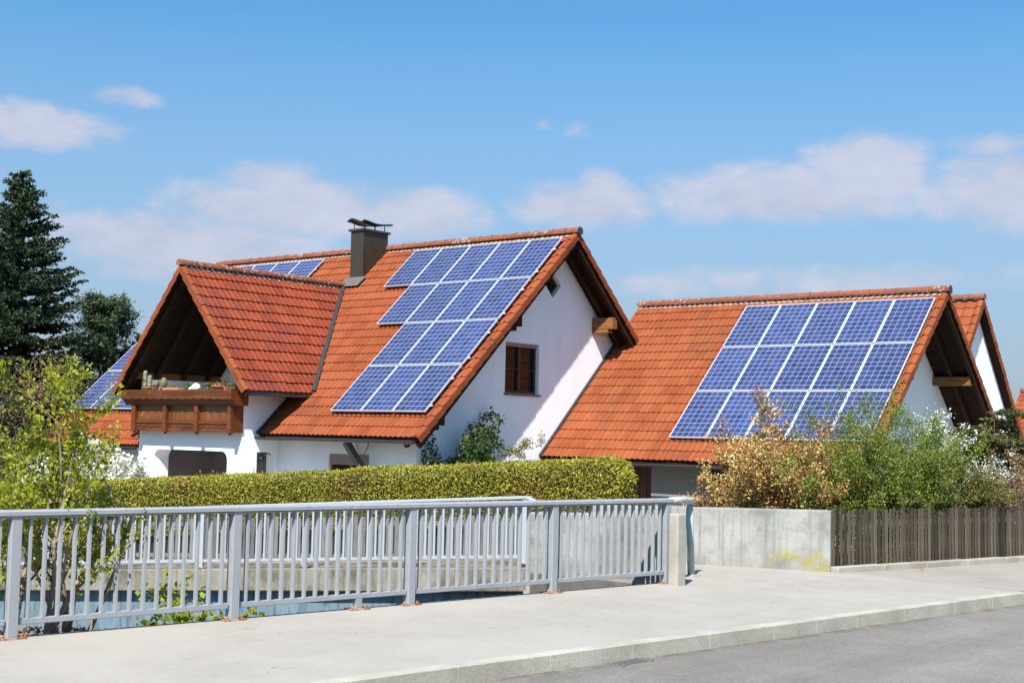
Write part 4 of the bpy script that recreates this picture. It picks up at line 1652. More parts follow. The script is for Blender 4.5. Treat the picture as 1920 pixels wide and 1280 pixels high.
    def ring(mbq, r0, r1, d):
        o4 = [Vector((0, r0, 0)), Vector((0, 0, r0)), Vector((0, -r0, 0)), Vector((0, 0, -r0))]
        i4 = [q * (r1 / r0) for q in o4]
        for k in range(4):
            mbq.prism([c + o4[k], c + o4[(k + 1) % 4], c + i4[(k + 1) % 4], c + i4[k]], (d, 0, 0))
    ring(fr, 0.35, 0.26, -0.06)
    dw = fr.build('window', 'window_wood', H)
    g = MB()
    g.prism([c + Vector((-0.03, 0.27, 0)), c + Vector((-0.03, 0, 0.27)), c + Vector((-0.03, -0.27, 0)), c + Vector((-0.03, 0, -0.27))], (-0.01, 0, 0))
    g.build('pane', 'glass', dw)
    # strut under the eave
    mb = MB()
    mb.beam((-22.55, 21.98, -0.30), (-22.35, 22.64, -1.25), 0.14, 0.14, (1, 0, 0))
    mb.build('strut', 'darkmetal', H)
    # loose cable
    mb = MB()
    pts = []
    for k in range(11):
        s = k / 10
        pts.append((-22.85 + 0.42 * s, YF - 0.03, -0.30 - 0.55 * (1 - (2 * s - 1) ** 2) * 0.5 - 0.10 * s * (1 - s)))
    mb.tube(pts, 0.008, 5)
    mb.build('cable', 'darkmetal', H)
    # lantern in the bay's side opening
    L = Vector((XB1 - 0.06, 22.12, -0.62))
    mb = MB()
    mb.tube([L, L + Vector((0, 0, -0.07))], 0.012, 6)
    mb.lathe(L + Vector((0, 0, -0.15)), [(0.02, 0.09), (0.035, 0.08), (0.10, 0.03), (0.11, 0.0), (0.075, 0.0)][::-1], 8)
    mb.lathe(L + Vector((0, 0, -0.31)), [(0.03, -0.02), (0.055, 0.0), (0.08, 0.155), (0.075, 0.16)], 6)
    mb.lathe(L + Vector((0, 0, -0.37)), [(0.012, 0.0), (0.022, 0.02), (0.012, 0.05)], 6)
    mb.tube([L + Vector((0, 0.28, -0.05)), L + Vector((0, 0.2, 0.0)), L + Vector((0, 0.1, -0.02)), L + Vector((0, 0, -0.03))], 0.012, 6)
    mb.build('lantern', 'iron', H)

    # ---- chimney
    x0, x1, y0, y1 = -27.345, -26.85, 26.60, 27.58
    mb = MB()
    mb.box(x0, x1, y0, y1, 3.7, 5.50)
    ch = mb.build('chimney', 'chimney', roof, bevel=0.01)
    mb = MB()
    mb.box(x1 + 0.001, x1 + 0.006, y0 + 0.43, y0 + 0.455, 4.3, 5.49)
    mb.build('seam', 'chimney', ch)
    mb = MB()
    mb.box(x0 - 0.05, x1 + 0.05, y0 - 0.05, y1 + 0.05, 5.50, 5.56)
    mb.build('cap', 'darkmetal', ch)
    mb = MB()
    for x in (x0 + 0.05, x1 - 0.05):
        for y in (y0 + 0.08, y0 + 0.5, y1 - 0.10):
            mb.beam((x, y, 5.56), (x, y, 5.76), 0.025, 0.012, (0, 1, 0))
    mb.build('stay', 'darkmetal', ch)
    nx, ny = 16, 22
    V, F = [], []
    for lay, dz in ((0, 0.0), (1, -0.022)):
        for j in range(ny + 1):
            for i in range(nx + 1):
                s, r = i / nx, j / ny
                x = x0 - 0.09 + (x1 - x0 + 0.18) * s
                y = y0 - 0.08 + (y1 - y0 + 0.18) * r
                z = 5.775 + 0.055 * math.sin(s * 2 * math.pi - 0.25) * (1.0 - 0.35 * r) + 0.03 * math.cos(r * 2 * math.pi * 1.0) + dz
                V.append((x, y, z))
    m = (nx + 1) * (ny + 1)
    for j in range(ny):
        for i in range(nx):
            a = j * (nx + 1) + i
            F.append((a, a + 1, a + nx + 2, a + nx + 1))
            F.append((m + a, m + a + nx + 1, m + a + nx + 2, m + a + 1))
    for j in range(ny):
        for i in (0, nx):
            a = j * (nx + 1) + i
            F.append((a, a + nx + 1, m + a + nx + 1, m + a))
    for i in range(nx):
        for j in (0, ny):
            a = j * (nx + 1) + i
            F.append((a, a + 1, m + a + 1, m + a))
    mb = MB()
    mb.add(V, F)
    mb.build('cover', 'darkmetal', ch, smooth=False)
    mb = MB()      # lead apron
    nf = Vector(Nf)
    pa = [Vector((x, y, zmain(y))) + nf * 0.062 for x, y in ((x0 - 0.10, 26.64), (x1 + 0.16, 26.64), (x1 + 0.12, 26.33), (x0 - 0.16, 26.33))]
    mb.prism(pa, nf * 0.012)
    mb.build('flashing', 'lead', ch)
    # rails carrying the panels
    mb = MB()
    for r in range(4):
        for fr_ in (0.22, 0.78):
            y = 27.318 - (r + fr_) * 1.68 * CA
            n = (5, 4, 3, 3)[r]
            xr = -25.54 + 5 * 1.01 + 0.02
            xl = xr - n * 1.01 - 0.06
            off = Vector(Nf) * 0.085
            mb.beam(Vector((xl, y, zmain(y))) + off, Vector((xr + 0.02, y, zmain(y))) + off, 0.04, 0.035)
            if r != 1:
                n2 = (5, 0, 3, 3)[r]
                mb.beam(Vector((-34.2, y, zmain(y))) + off, Vector((-34.2 + n2 * 1.01 + 0.02, y, zmain(y))) + off, 0.04, 0.035)
    mb.build('mounting_rail', 'alu', roof)
    return H


build_main_house()


# ------------------------------------------------------------------ solar panels
def panel_meshes():
    f = MB()
    w, h, t, b = 0.99, 1.65, 0.040, 0.020
    f.box(0, w, 0, b, -t, 0)
    f.box(0, w, h - b, h, -t, 0)
    f.box(0, b, b, h - b, -t, 0)
    f.box(w - b, w, b, h - b, -t, 0)
    fm = f.mesh('frame')
    fm.materials.append(MT['alu'])
    g = MB()
    g.box(0, 0.95, 0, 1.61, -0.02, -0.004)
    gm = g.mesh('cell_sheet')
    gm.materials.append(MT['cells'])
    c = MB()
    for y in (0.36, 1.29):
        c.box(0.988, 1.008, y - 0.02, y + 0.02, -0.012, 0.006)
    cm = c.mesh('clamp')
    cm.materials.append(MT['alu'])
    return fm, gm, cm


FM, GM, CM = panel_meshes()
ORD = ['first', 'second', 'third', 'fourth', 'fifth']


def add_panel(corner, alpha, label, group):
    """corner: lower left corner; the panel lies on a slope rising towards +y"""
    t = thing('solar_panel', label, 'solar panel', corner, group)
    t.rotation_euler = (alpha, 0, 0)
    for me, nm, loc in ((FM, 'frame', (0, 0, 0)), (GM, 'cell_sheet', (0.02, 0.02, 0)), (CM, 'clamp', (0, 0, 0))):
        o = bpy.data.objects.new(nm, me)
        C.objects.link(o)
        o.parent = t
        o.location = loc
    return t


def build_panels():
    a = 0.7377
    e = Vector((0, math.cos(a), math.sin(a)))
    P0 = Vector((-25.54, 27.318, 4.940))
    rows = ['top', 'second', 'third', 'bottom']
    for r, n in enumerate((5, 4, 3, 3)):
        for k in range(n):
            u = (5 - n) + k if r < 2 else 2 - (0) - 0 + k - 2 + (0)
            u = {0: k, 1: 1 + k, 2: 2 + k, 3: 2 + k}[r] if r != 1 else 1 + k
            p = P0 + Vector((u * 1.01 + 0.01, 0, 0)) - e * ((r + 1) * 1.68 - 0.015)
            add_panel(p, a, 'blue solar panel right of the chimney, %s row, %s from the left' % (rows[r], ORD[k]), 'solar panels right of the chimney')
    a2 = 0.7511
    e2 = Vector((0, math.cos(a2), math.sin(a2)))
    P1 = Vector((-17.443, 31.248, 3.410))
    rows2 = ['top', 'middle', 'bottom']
    for r in range(3):
        for k in range(5):
            p = P1 + Vector((k * 1.01 + 0.01, 0, 0)) - e2 * ((r + 1) * 1.68 - 0.015)
            add_panel(p, a2, 'blue solar panel on the lower garage roof, %s row, %s from the left' % (rows2[r], ORD[k]), 'solar panels on the garage roof')
    P2 = Vector((-34.19, 27.318, 4.940))
    for r, n, nm in ((0, 5, 'top row under the ridge left of the chimney'), (2, 3, 'third row left of the balcony gable'), (3, 3, 'bottom row left of the balcony gable')):
        for k in range(n):
            p = P2 + Vector((k * 1.01 + 0.01, 0, 0)) - e * ((r + 1) * 1.68 - 0.015)
            add_panel(p, a, 'blue solar panel, %s, %s from the left' % (nm, ORD[k]), 'solar panels left of the chimney')


build_panels()


# ================================================================== GARAGE
TG = 0.933
AG = math.atan(TG)
GY, GZ = 31.56, 3.55
GX0, GX1 = XW + 0.01, -12.20
GW = -13.30


def zg(y):
    return GZ - TG * abs(y - GY)


def build_garage():
    H = thing('garage', 'white garage building with orange tiled roof, right of the main house', 'garage', (-16.6, 31.5, -3.0))
    cg, sg = math.cos(AG), math.sin(AG)
    mb = MB()
    ye = 35.37
    top = lambda y: zg(y) - 0.10
    outer = [(28.05, GB), (ye, GB), (ye, top(ye)), (GY, top(GY)), (28.05, top(28.05))]
    mb.wallpoly(outer, [], lambda y, z: (GW, y, z), (-0.3, 0, 0))
    mb.build('wall', 'plaster', H)
    mb = MB()
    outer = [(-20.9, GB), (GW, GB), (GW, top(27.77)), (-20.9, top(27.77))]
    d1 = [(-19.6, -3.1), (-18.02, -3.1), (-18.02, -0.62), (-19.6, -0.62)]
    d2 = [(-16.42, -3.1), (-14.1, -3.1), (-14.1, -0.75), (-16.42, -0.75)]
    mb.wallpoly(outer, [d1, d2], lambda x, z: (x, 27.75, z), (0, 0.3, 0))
    mb.build('wall', 'plaster_shade', H)
    for x0, x1, zt in ((-19.6, -18.02, -0.62), (-16.42, -14.1, -0.75)):
        mb = MB()
        mb.box(x0, x1, 27.87, 27.93, -3.1, zt)
        n = 8
        for k in range(n):
            xx = x0 + (x1 - x0) * k / n
            mb.box(xx + 0.01, xx + (x1 - x0) / n - 0.01, 27.855, 27.868, -3.05, zt - 0.03)
        mb.build('door', 'window_wood', H)
    rf = MB()
    for s, yy in ((-1, 27.20), (1, 35.95)):
        poly = [(GX0, GY, zg(GY) - 0.035), (GX0, yy, zg(yy) - 0.035), (GX0, yy, zg(yy) - 0.155), (GX0, GY, zg(GY) - 0.155)]
        rf.prism(poly, (GX1 - 0.03 - GX0, 0, 0))
    roof = rf.build('roof', 'soffit', H)
    Vf, Nf = (0, -cg, -sg), (0, -sg, cg)
    Vr, Nr = (0, cg, -sg), (0, sg, cg)
    tile_sheet('tiles', 'tile_garage', roof, (GX0, GY, GZ), (1, 0, 0), Vf, Nf, GX1 - 0.1 - GX0, (GY - 27.15) / cg, None, 41)
    tile_sheet('tiles', 'tile_garage', roof, (GX0, GY, GZ), (1, 0, 0), Vr, Nr, GX1 - 0.1 - GX0, (35.97 - GY) / cg, None, 42)
    verge_tiles('verge_tiles', 'tile_garage', roof, (GX1, GY, GZ), Vf, Nf, (1, 0, 0), (GY - 27.13) / cg, seed=51)
    verge_tiles('verge_tiles', 'tile_garage', roof, (GX1, GY, GZ), Vr, Nr, (1, 0, 0), (35.97 - GY) / cg, seed=52)
    ridge_tiles('ridge_tiles', 'ridge', roof, (GX1 + 0.03, GY, GZ + 0.05), (GX0, GY, GZ + 0.05), seed=6)
    mortar(roof, (GX0, GY, GZ), (GX1 - 0.1, GY, GZ), Vf, Nf, seed=7)
    mb = MB()
    mb.tube([(GX1 + 0.02, GY, GZ + 0.05), (GX1 + 0.05, GY, GZ + 0.05)], 0.105, 12)
    mb.build('ridge_end', 'darkmetal', roof)
    mb = MB()
    mb.beam((GX0 + 0.035, 27.12, zg(27.12) + 0.03), (GX0 + 0.035, 30.45, zg(30.45) + 0.03), 0.06, 0.06)
    mb.build('flashing', 'darkmetal', roof)
    gp = []
    for k in range(9):
        a = math.pi + math.pi * k / 8
        gp.append((27.09 + 0.065 * math.cos(a), -0.67 + 0.065 * math.sin(a)))
    gp += [(27.15, -0.66), (27.03, -0.66)]
    mb = MB()
    mb.prism([(GX0 + 0.02, a, b) for a, b in gp], (GX1 - GX0 - 0.1, 0, 0))
    mb.build('gutter', 'darkmetal', roof)
    mb = MB()
    for x in (GX1 - 0.12, GX1 - 0.62):
        for s, yy in ((-1, 27.25), (1, 35.9)):
            mb.beam((x, GY + s * 0.05, zg(GY) - 0.155 - 0.09), (x, yy, zg(yy) - 0.155 - 0.09), 0.09, 0.15)
    mb.build('rafter', 'beam', H)
    for y, tp, m in ((33.40, 1.62, 'purlin'), (29.75, 1.62, 'beam')):
        q = MB()
        q.obox((GW + 0.004, y - 0.1, tp - 0.22), (0.95, 0, 0), (0, 0.2, 0), (0, 0, 0.22))
        q.build('purlin', m, H, bevel=0.01)


build_garage()


def small_gable_house(name, label, x1, x0, ry, rz, tan, yh, over, mroof, seed, front_eave=None):
    """simple gabled house whose ridge runs along x; right gable at x1"""
    H = thing(name, label, 'house', ((x0 + x1) / 2, ry, -3.0))
    al = math.atan(tan)
    c, s = math.cos(al), math.sin(al)
    zz = lambda y: rz - tan * abs(y - ry)
    w = x1 - over
    ya, yb = ry - yh + 0.45, ry + yh - 0.45
    mb = MB()
    outer = [(ya, GB), (yb, GB), (yb, zz(yb) - 0.1), (ry, rz - 0.1), (ya, zz(ya) - 0.1)]
    mb.wallpoly(outer, [], lambda y, z: (w, y, z), (-0.3, 0, 0))
    mb.box(x0 + 0.5, w - 0.3, ya, ya + 0.3, GB, zz(ya) - 0.1)
    mb.box(x0 + 0.5, w - 0.3, yb - 0.3, yb, GB, zz(yb) - 0.1)
    mb.build('wall', 'plaster', H)
    rf = MB()
    for sg in (-1, 1):
        yy = ry + sg * (yh - 0.03)
        poly = [(x0, ry, rz - 0.035), (x0, yy, zz(yy) - 0.035), (x0, yy, zz(yy) - 0.155), (x0, ry, rz - 0.155)]
        rf.prism(poly, (x1 - 0.03 - x0, 0, 0))
    roof = rf.build('roof', 'soffit', H)
    for sg in (-1, 1):
        V, N = (0, sg * c, -s), (0, sg * s, c)
        tile_sheet('tiles', mroof, roof, (x0, ry, rz), (1, 0, 0), V, N, x1 - 0.1 - x0, yh / c, None, seed + sg, per=0.3, amp=0.04)
        verge_tiles('verge_tiles', mroof, roof, (x1, ry, rz), V, N, (1, 0, 0), yh / c, seed=seed + 5 + sg, drop=0.15)
    ridge_tiles('ridge_tiles', 'ridge', roof, (x1 + 0.02, ry, rz + 0.05), (x0, ry, rz + 0.05), seed=seed)
    return H, roof


small_gable_house('house', 'narrow steep gabled white house standing right behind the garage', -13.60, -21.5, 37.80, 4.00, 1.18, 3.75, 0.27, 'tile_garage', 61)
Hf, rfar = small_gable_house('house', 'distant red roofed house with chimney and satellite dish beyond the garage', -10.0, -21.0, 63.0, 2.35, 0.80, 5.0, 0.5, 'tile', 71)
mb = MB()
mb.box(-20.3, -19.6, 61.6, 62.4, 0.8, 2.62)
mb.build('chimney', 'terracotta', rfar)
mb = MB()
cdish = Vector((-18.55, 58.0, 0.95))
vs, fs = [], []
nrm = Vector((0.15, -1, 0.45)).normalized()
a_ = nrm.cross(Vector((0, 0, 1))).normalized()
b_ = nrm.cross(a_)
for j in range(6):
    rr = 0.40 * j / 5
    for k in range(20):
        t_ = 2 * math.pi * k / 20
        vs.append(cdish + (a_ * math.cos(t_) + b_ * math.sin(t_)) * rr - nrm * 0.12 * (1 - (j / 5) ** 2))
for j in range(5):
    for k in range(20):
        fs.append((j * 20 + k, j * 20 + (k + 1) % 20, (j + 1) * 20 + (k + 1) % 20, (j + 1) * 20 + k))
mb.add(vs, fs)
mb.tube([cdish - nrm * 0.1, cdish + Vector((0, 0.25, -0.25)), cdish + Vector((0, 0.25, -0.9))], 0.03, 6)
dish = mb.build('satellite_dish', 'white_paint', Hf, smooth=True)


# ================================================================== BALCONY PLANTS
def build_pots():
    y, z = 21.17, 0.872
    rng = random.Random(3)

    def pot(x, r, h, m='terracotta', yy=y):
        mb = MB()
        mb.lathe((x, yy, z), [(r * 0.72, 0.0), (r * 0.95, h * 0.78), (r * 1.08, h * 0.8), (r * 1.08, h), (r * 0.9, h), (r * 0.85, h * 0.88)], 14)
        return mb
    # tall dry cacti
    for x, h, lab in ((-29.05, 0.42, 'tall dry grey column cactus, left of the pair on the balcony planter'), (-28.86, 0.30, 'shorter dry grey column cactus, right of the pair on the balcony planter')):
        t = thing('cactus', lab, 'cactus', (x, y, z), 'cacti on the balcony planter')
        pot(x, 0.07, 0.08).build('pot', 'terracotta', t, smooth=True)
        mb = MB()
        prof = [(0.035, 0.07)] + [(0.055 + 0.004 * math.sin(k * 2.0), 0.08 + h * k / 8) for k in range(1, 8)] + [(0.03, 0.08 + h)]
        mb.lathe((x, y, z), prof, 9)
        mb.build('stem', 'cactus_dry', t)
    # ball cacti
    for x, r, lab in ((-28.62, 0.10, 'round brownish ball cactus next to the column cacti'), (-28.28, 0.085, 'dark barrel cactus in the middle left of the balcony planter')):
        t = thing('cactus', lab, 'cactus', (x, y, z), 'cacti on the balcony planter')
        pot(x, 0.085, 0.06).build('pot', 'terracotta', t, smooth=True)
        mb = MB()
        k2 = 1.0 if r > 0.09 else 1.6
        mb.lathe((x, y, z + 0.05), [(r * math.sin(a) + 0.001, r * k2 * (1 - math.cos(a))) for a in np.linspace(0.5, 3.1, 9)], 14)
        mb.build('stem', 'cactus', t, smooth=True)
    # long low trays
    t = thing('planter_tray', 'long low clay tray of small succulents under the ball cacti', 'planter', (-27.95, y - 0.02, z))
    mb = MB()
    mb.box(-28.2 + 0.02, -27.55, y - 0.12, y + 0.06, z, z + 0.055)
    mb.build('tray', 'terracotta', t, bevel=0.01)
    P = np.random.default_rng(2).uniform((-28.1, y - 0.1, z + 0.06), (-27.6, y + 0.05, z + 0.14), (60, 3))
    leaf_obj('foliage', 'leaf_olive', t, P, 0.05, 5)
    # succulents
    for x, w, m, lab in ((-27.30, 0.12, 'leaf_green', 'small green succulent left of the white stone on the balcony'),
                         (-26.55, 0.12, 'leaf_olive', 'small pale succulent right of the white stone on the balcony'),
                         (-25.62, 0.20, 'leaf_olive', 'broad pale succulent at the right end of the balcony planter')):
        t = thing('succulent', lab, 'plant', (x, y, z), 'succulents on the balcony planter')
        pot(x, w * 0.62, 0.05).build('pot', 'terracotta', t)
        g = np.random.default_rng(int(abs(x) * 100))
        P = np.array([x, y, z + 0.09]) + g.normal(0, 1, (70, 3)) * np.array([w * 0.6, 0.05, 0.045])
        leaf_obj('foliage', m, t, P, 0.07, 7)
    # white stone
    mb = MB()
    mb.lathe((-27.0, y, z), [(0.10, 0.0), (0.13, 0.04), (0.11, 0.10), (0.07, 0.15), (0.02, 0.17)], 9)
    mb.lathe((-27.12, y - 0.03, z), [(0.07, 0.0), (0.09, 0.03), (0.05, 0.075), (0.01, 0.085)], 8)
    tag(mb.build('stone', 'whitestone', None, smooth=True), 'white rounded stone in the middle of the balcony planter', 'stone')
    # wide bowl
    x = -26.12
    t = thing('plant_bowl', 'wide shallow orange clay bowl with succulents on the balcony planter', 'plant bowl', (x, y, z))
    mb = MB()
    mb.lathe((x, y, z), [(0.12, 0.0), (0.185, 0.07), (0.20, 0.085), (0.20, 0.10), (0.17, 0.10)], 18)
    mb.build('bowl', 'terracotta', t, smooth=True)
    g = np.random.default_rng(8)
    P = np.array([x, y, z + 0.13]) + g.normal(0, 1, (60, 3)) * np.array([0.1, 0.06, 0.03])
    leaf_obj('foliage', 'leaf_yellow', t, P, 0.06, 9)
    # spindly plant
    x = -25.88
    t = thing('pot_plant', 'spindly green pot plant beside the orange clay bowl', 'plant', (x, y, z))
    pot(x, 0.06, 0.07).build('pot', 'terracotta', t)
    g = np.random.default_rng(18)
    segs, pts = [], []
    for k in range(6):
        a = np.array([x, y, z + 0.07])
        b = a + np.array([g.normal(0, 0.07), g.normal(0, 0.05), g.uniform(0.12, 0.34)])
        segs.append((a, b, 0.006, 0.003))
        for q in range(10):
            pts.append(a + (b - a) * g.uniform(0.35, 1.05) + g.normal(0, 0.012, 3))
    leaf_obj('foliage', 'leaf_olive', t, np.array(pts), 0.05, 3)
    seg_tubes('stem', 'bark', t, segs)


build_pots()


# ================================================================== HEDGE
def build_hedge():
    P0 = Vector((-12.06, 17.63, 0))
    L, Wd = 14.3, 1.0
    ztop = lambda s: -0.38 - 0.0705 * s
    t = thing('hedge', 'long clipped yellow green hedge in front of the white house', 'hedge', (P0.x - 6, P0.y - 1, -3.0))
    mb = MB()
    # dense inner body, rounded in section and at the right end
    R = 0.20
    sec = [(0.0, None), (0.0, -R)]
    for k in range(1, 6):
        a = k / 6 * math.pi / 2
        sec.append((R - R * math.cos(a), -R + R * math.sin(a)))
    sec.append((R, 0.0))
    sec.append((Wd - R, 0.0))
    for k in range(1, 6):
        a = k / 6 * math.pi / 2
        sec.append((Wd - R + R * math.sin(a), -R + R * math.cos(a)))
    sec += [(Wd, -R), (Wd, None)]
    inset = 0.07
    st = [0.06, 0.10, 0.2, 0.35, 1.0] + [2 + 1.0 * k for k in range(14)]
    rings = []
    rng = random.Random(2)
    for s in st:
        pull = {0.06: 0.22, 0.10: 0.12, 0.2: 0.05}.get(s, 0.0)
        ring = []
        for (b, z) in sec:
            zz = -3.1 if z is None else ztop(s) + z - inset - pull
            bb = min(max(b, inset), Wd - inset)
            bb = Wd / 2 + (bb - Wd / 2) * (1 - pull * 0.5)
            q = P0 - DW * (s + 0.05) + NB * bb
            ring.append((q.x, q.y, zz))
        rings.append(ring)
    n = len(sec)
    vs = [q for r in rings for q in r]
    fs = [(i * n + k, i * n + k + 1, (i + 1) * n + k + 1, (i + 1) * n + k) for i in range(len(st) - 1) for k in range(n - 1)]
    fs.append(tuple(range(n)))
    mb.add(vs, fs)
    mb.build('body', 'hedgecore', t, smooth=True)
    g = np.random.default_rng(77)
    pts, dirs = [], []
    dw, nb = np.array(DW), np.array(NB)
    p0 = np.array(P0)

    def wob(s, h):
        return 0.035 * np.sin(s * 2.3 + h * 3) * np.sin(s * 0.9 + 1) + 0.03 * np.sin(s * 5.7 + h * 4.1)
    # front
    nF = 74000
    s = g.uniform(0.02, L, nF) ** 1.0
    h = g.uniform(0, 0.98, nF)
    b = wob(s, h) + np.where(h < 0.2, 0.2 - np.sqrt(np.maximum(0, 0.04 - (0.2 - h) ** 2)), 0) + g.normal(0, 0.03, nF)
    z = -0.38 - 0.0705 * s - h
    endr = np.maximum(0, 0.16 - s)
    b = b + endr * 0.9
    pts.append(p0 - np.outer(s, dw) + np.outer(b, nb) + np.outer(z, [0, 0, 1]))
    dirs.append(np.tile(-nb * 0.8 + np.array([0, 0, 0.6]), (nF, 1)))
    # top
    nT = 44000
    s = g.uniform(0.05, L, nT)
    b = g.uniform(0.12, Wd - 0.05, nT)
    z = -0.38 - 0.0705 * s + wob(s, b) * 0.8 + g.normal(0, 0.016, nT) - 0.5 * np.maximum(0, 0.22 - s)
    pts.append(p0 - np.outer(s, dw) + np.outer(b, nb) + np.outer(z, [0, 0, 1]))
    dirs.append(np.tile(np.array([0, 0, 1.0]), (nT, 1)))
    # stray shoots above the clipped top
    nS = 260
    s0 = np.repeat(g.uniform(0.2, L, nS), 7)
    b0 = np.repeat(g.uniform(0.05, Wd - 0.1, nS), 7)
    hh = np.repeat(g.gamma(2.0, 0.022, nS), 7) * np.tile(np.linspace(0.1, 1.0, 7), nS)
    z = -0.38 - 0.0705 * s0 + hh
    pts.append(p0 - np.outer(s0 + g.normal(0, 0.012, len(s0)), dw) + np.outer(b0 + g.normal(0, 0.012, len(s0)), nb) + np.outer(z, [0, 0, 1]))
    dirs.append(np.tile(np.array([0, 0, 1.0]), (len(s0), 1)))
    # right end
    nE = 8000
    b = g.uniform(0.08, Wd - 0.05, nE)
    h = g.uniform(0.05, 1.6, nE)
    s = g.normal(0.02, 0.03, nE) + 0.12 * np.maximum(0, 0.25 - h) / 0.25
    pts.append(p0 - np.outer(s, dw) + np.outer(b, nb) + np.outer(-0.38 - h, [0, 0, 1]))
    dirs.append(np.tile(dw, (nE, 1)))
    P = np.concatenate(pts)
    D = np.concatenate(dirs)
    sm = (P - p0) @ (-dw)
    patch = np.sin(sm * 1.7 + P[:, 2] * 2.6) * np.sin(sm * 0.63 + 1.2) * np.sin(P[:, 2] * 4.0 + sm * 3.1)
    rnd = np.clip(g.random(len(P)) * 0.8 + 0.1 + 0.16 * patch, 0, 1)
    brown = (np.sin(sm * 2.9 + 0.4) * np.sin(P[:, 2] * 3.3 + sm) > 0.62) & (g.random(len(P)) < 0.35)
    rnd[brown] = 1.0
    leaf_obj('foliage', 'leaf_hedge', t, P, 0.040, 6, 0.5, D, 1.5, rnd=rnd)


MT['hedgecore'] = simple('hedge_interior_shade', (0.012, 0.013, 0.006), 0.95, 0.3, 20)  # near-black colour stands in for the shade inside the hedge
build_hedge()


# ================================================================== TREES AND SHRUBS
def spruce(name, label, base, H, Rb, seed, m='needle', zmin=0.0):
    t = thing(name, label, 'tree', base)
    rng = np.random.default_rng(seed)
    B = np.array(base, dtype=float)
    mb = MB()
    mb.tube([B, B + np.array([0.05, 0, H * 0.5]), B + np.array([0, 0, H])], [0.24, 0.14, 0.012], 8)
    mb.build('trunk', 'bark', t, smooth=True)
    P0, P1, Wd = [], [], []
    segs = []
    z = 0.06 * H
    while z < H * 0.985:
        f = 1 - z / H
        Lb = Rb * (f ** 0.90) * 1.0
        nb = int(7 + 5 * f)
        ph = rng.uniform(0, 6.28)
        for k in range(nb):
            az = ph + 2 * math.pi * k / nb + rng.normal(0, 0.25)
            L = Lb * rng.uniform(0.62, 1.22) + 0.05
            d = np.array([math.cos(az), math.sin(az), rng.uniform(-0.18, 0.10) + 0.55 * (1 - f) ** 2])
            p = B + np.array([0, 0, z + rng.uniform(-0.1, 0.1)])
            n = max(3, int(L / 0.22))
            step = L / n
            for i in range(n):
                up = 0.22 * (i / n) ** 1.5 - 0.10 * (i / n < 0.4)
                q = p + (d + np.array([0, 0, up])) * step
                segs.append((p, q, 0.03 * f * (1 - i / n) + 0.008, 0.03 * f * (1 - (i + 1) / n) + 0.006))
                P0.append(p); P1.append(q); Wd.append(0.10)
                # side sprays
                side = np.cross(d, [0, 0, 1.0])
                side /= np.linalg.norm(side)
                ls = (0.20 * min(1.0, L / 0.8) + 0.38 * L * (1 - i / n) ** 0.8 * 0.55) * rng.uniform(0.7, 1.2)
                for sg in (-1, 1):
                    if i == 0 and L > 1.2:
                        continue
                    v = d * 0.65 + sg * side * 0.8 + np.array([0, 0, rng.uniform(-0.32, 0.08)])
                    v /= np.linalg.norm(v)
                    e = q + v * ls
                    P0.append(q); P1.append(e); Wd.append(0.085)
                    m2 = int(ls / 0.16)
                    for jj in range(m2):
                        w = q + v * ls * (jj + 0.6) / m2
                        vv = v * 0.7 + np.cross(v, [0, 0, 1.0]) * rng.choice([-1, 1]) * 0.7 + np.array([0, 0, rng.uniform(-0.45, 0.15)])
                        P0.append(w); P1.append(w + vv * rng.uniform(0.10, 0.20)); Wd.append(0.07)
                p = q
        z += (0.16 + 0.20 * f) * (H / 9.0) ** 0.5
    P0, P1, Wd = np.array(P0), np.array(P1), np.array(Wd)
    # needle quads round every twig
    V, F, RN = [], [], []
    d = P1 - P0
    Ls = np.linalg.norm(d, axis=1)
    rep = np.maximum(1, (Ls / 0.08).astype(int))
    idx = np.repeat(np.arange(len(P0)), rep * 4)
    tt = rng.random(len(idx))
    base_p = P0[idx] + d[idx] * tt[:, None]
    du = d[idx] / (Ls[idx][:, None] + 1e-9)
    out = rng.normal(size=(len(idx), 3))
    out -= du * (out * du).sum(1)[:, None]
    out /= np.linalg.norm(out, axis=1)[:, None] + 1e-9
    dirn = du * 0.75 + out * 0.75
    c = base_p + dirn * (Wd[idx] * 0.55)[:, None]
    V, F = leaf_quads(c, Wd[idx] * 1.6, rng, 0.42, dirn, 0.35, 0.05)
    rr = np.clip(rng.random(len(c)) * 0.7 + 0.25 * tt, 0, 1)
    np_mesh('crown', V, F, m, t, rr)
    seg_tubes('branch', 'bark', t, segs, 4)
    return t


spruce('spruce_tree', 'tall dark blue green spruce at the left edge behind the garden', (-41.9, 25.2, -3.1), 11.7, 4.4, 3)
spruce('spruce_tree', 'dark conifer cut off by the left edge beside the tall spruce', (-44.0, 24.6, -3.1), 10.2, 4.0, 13)


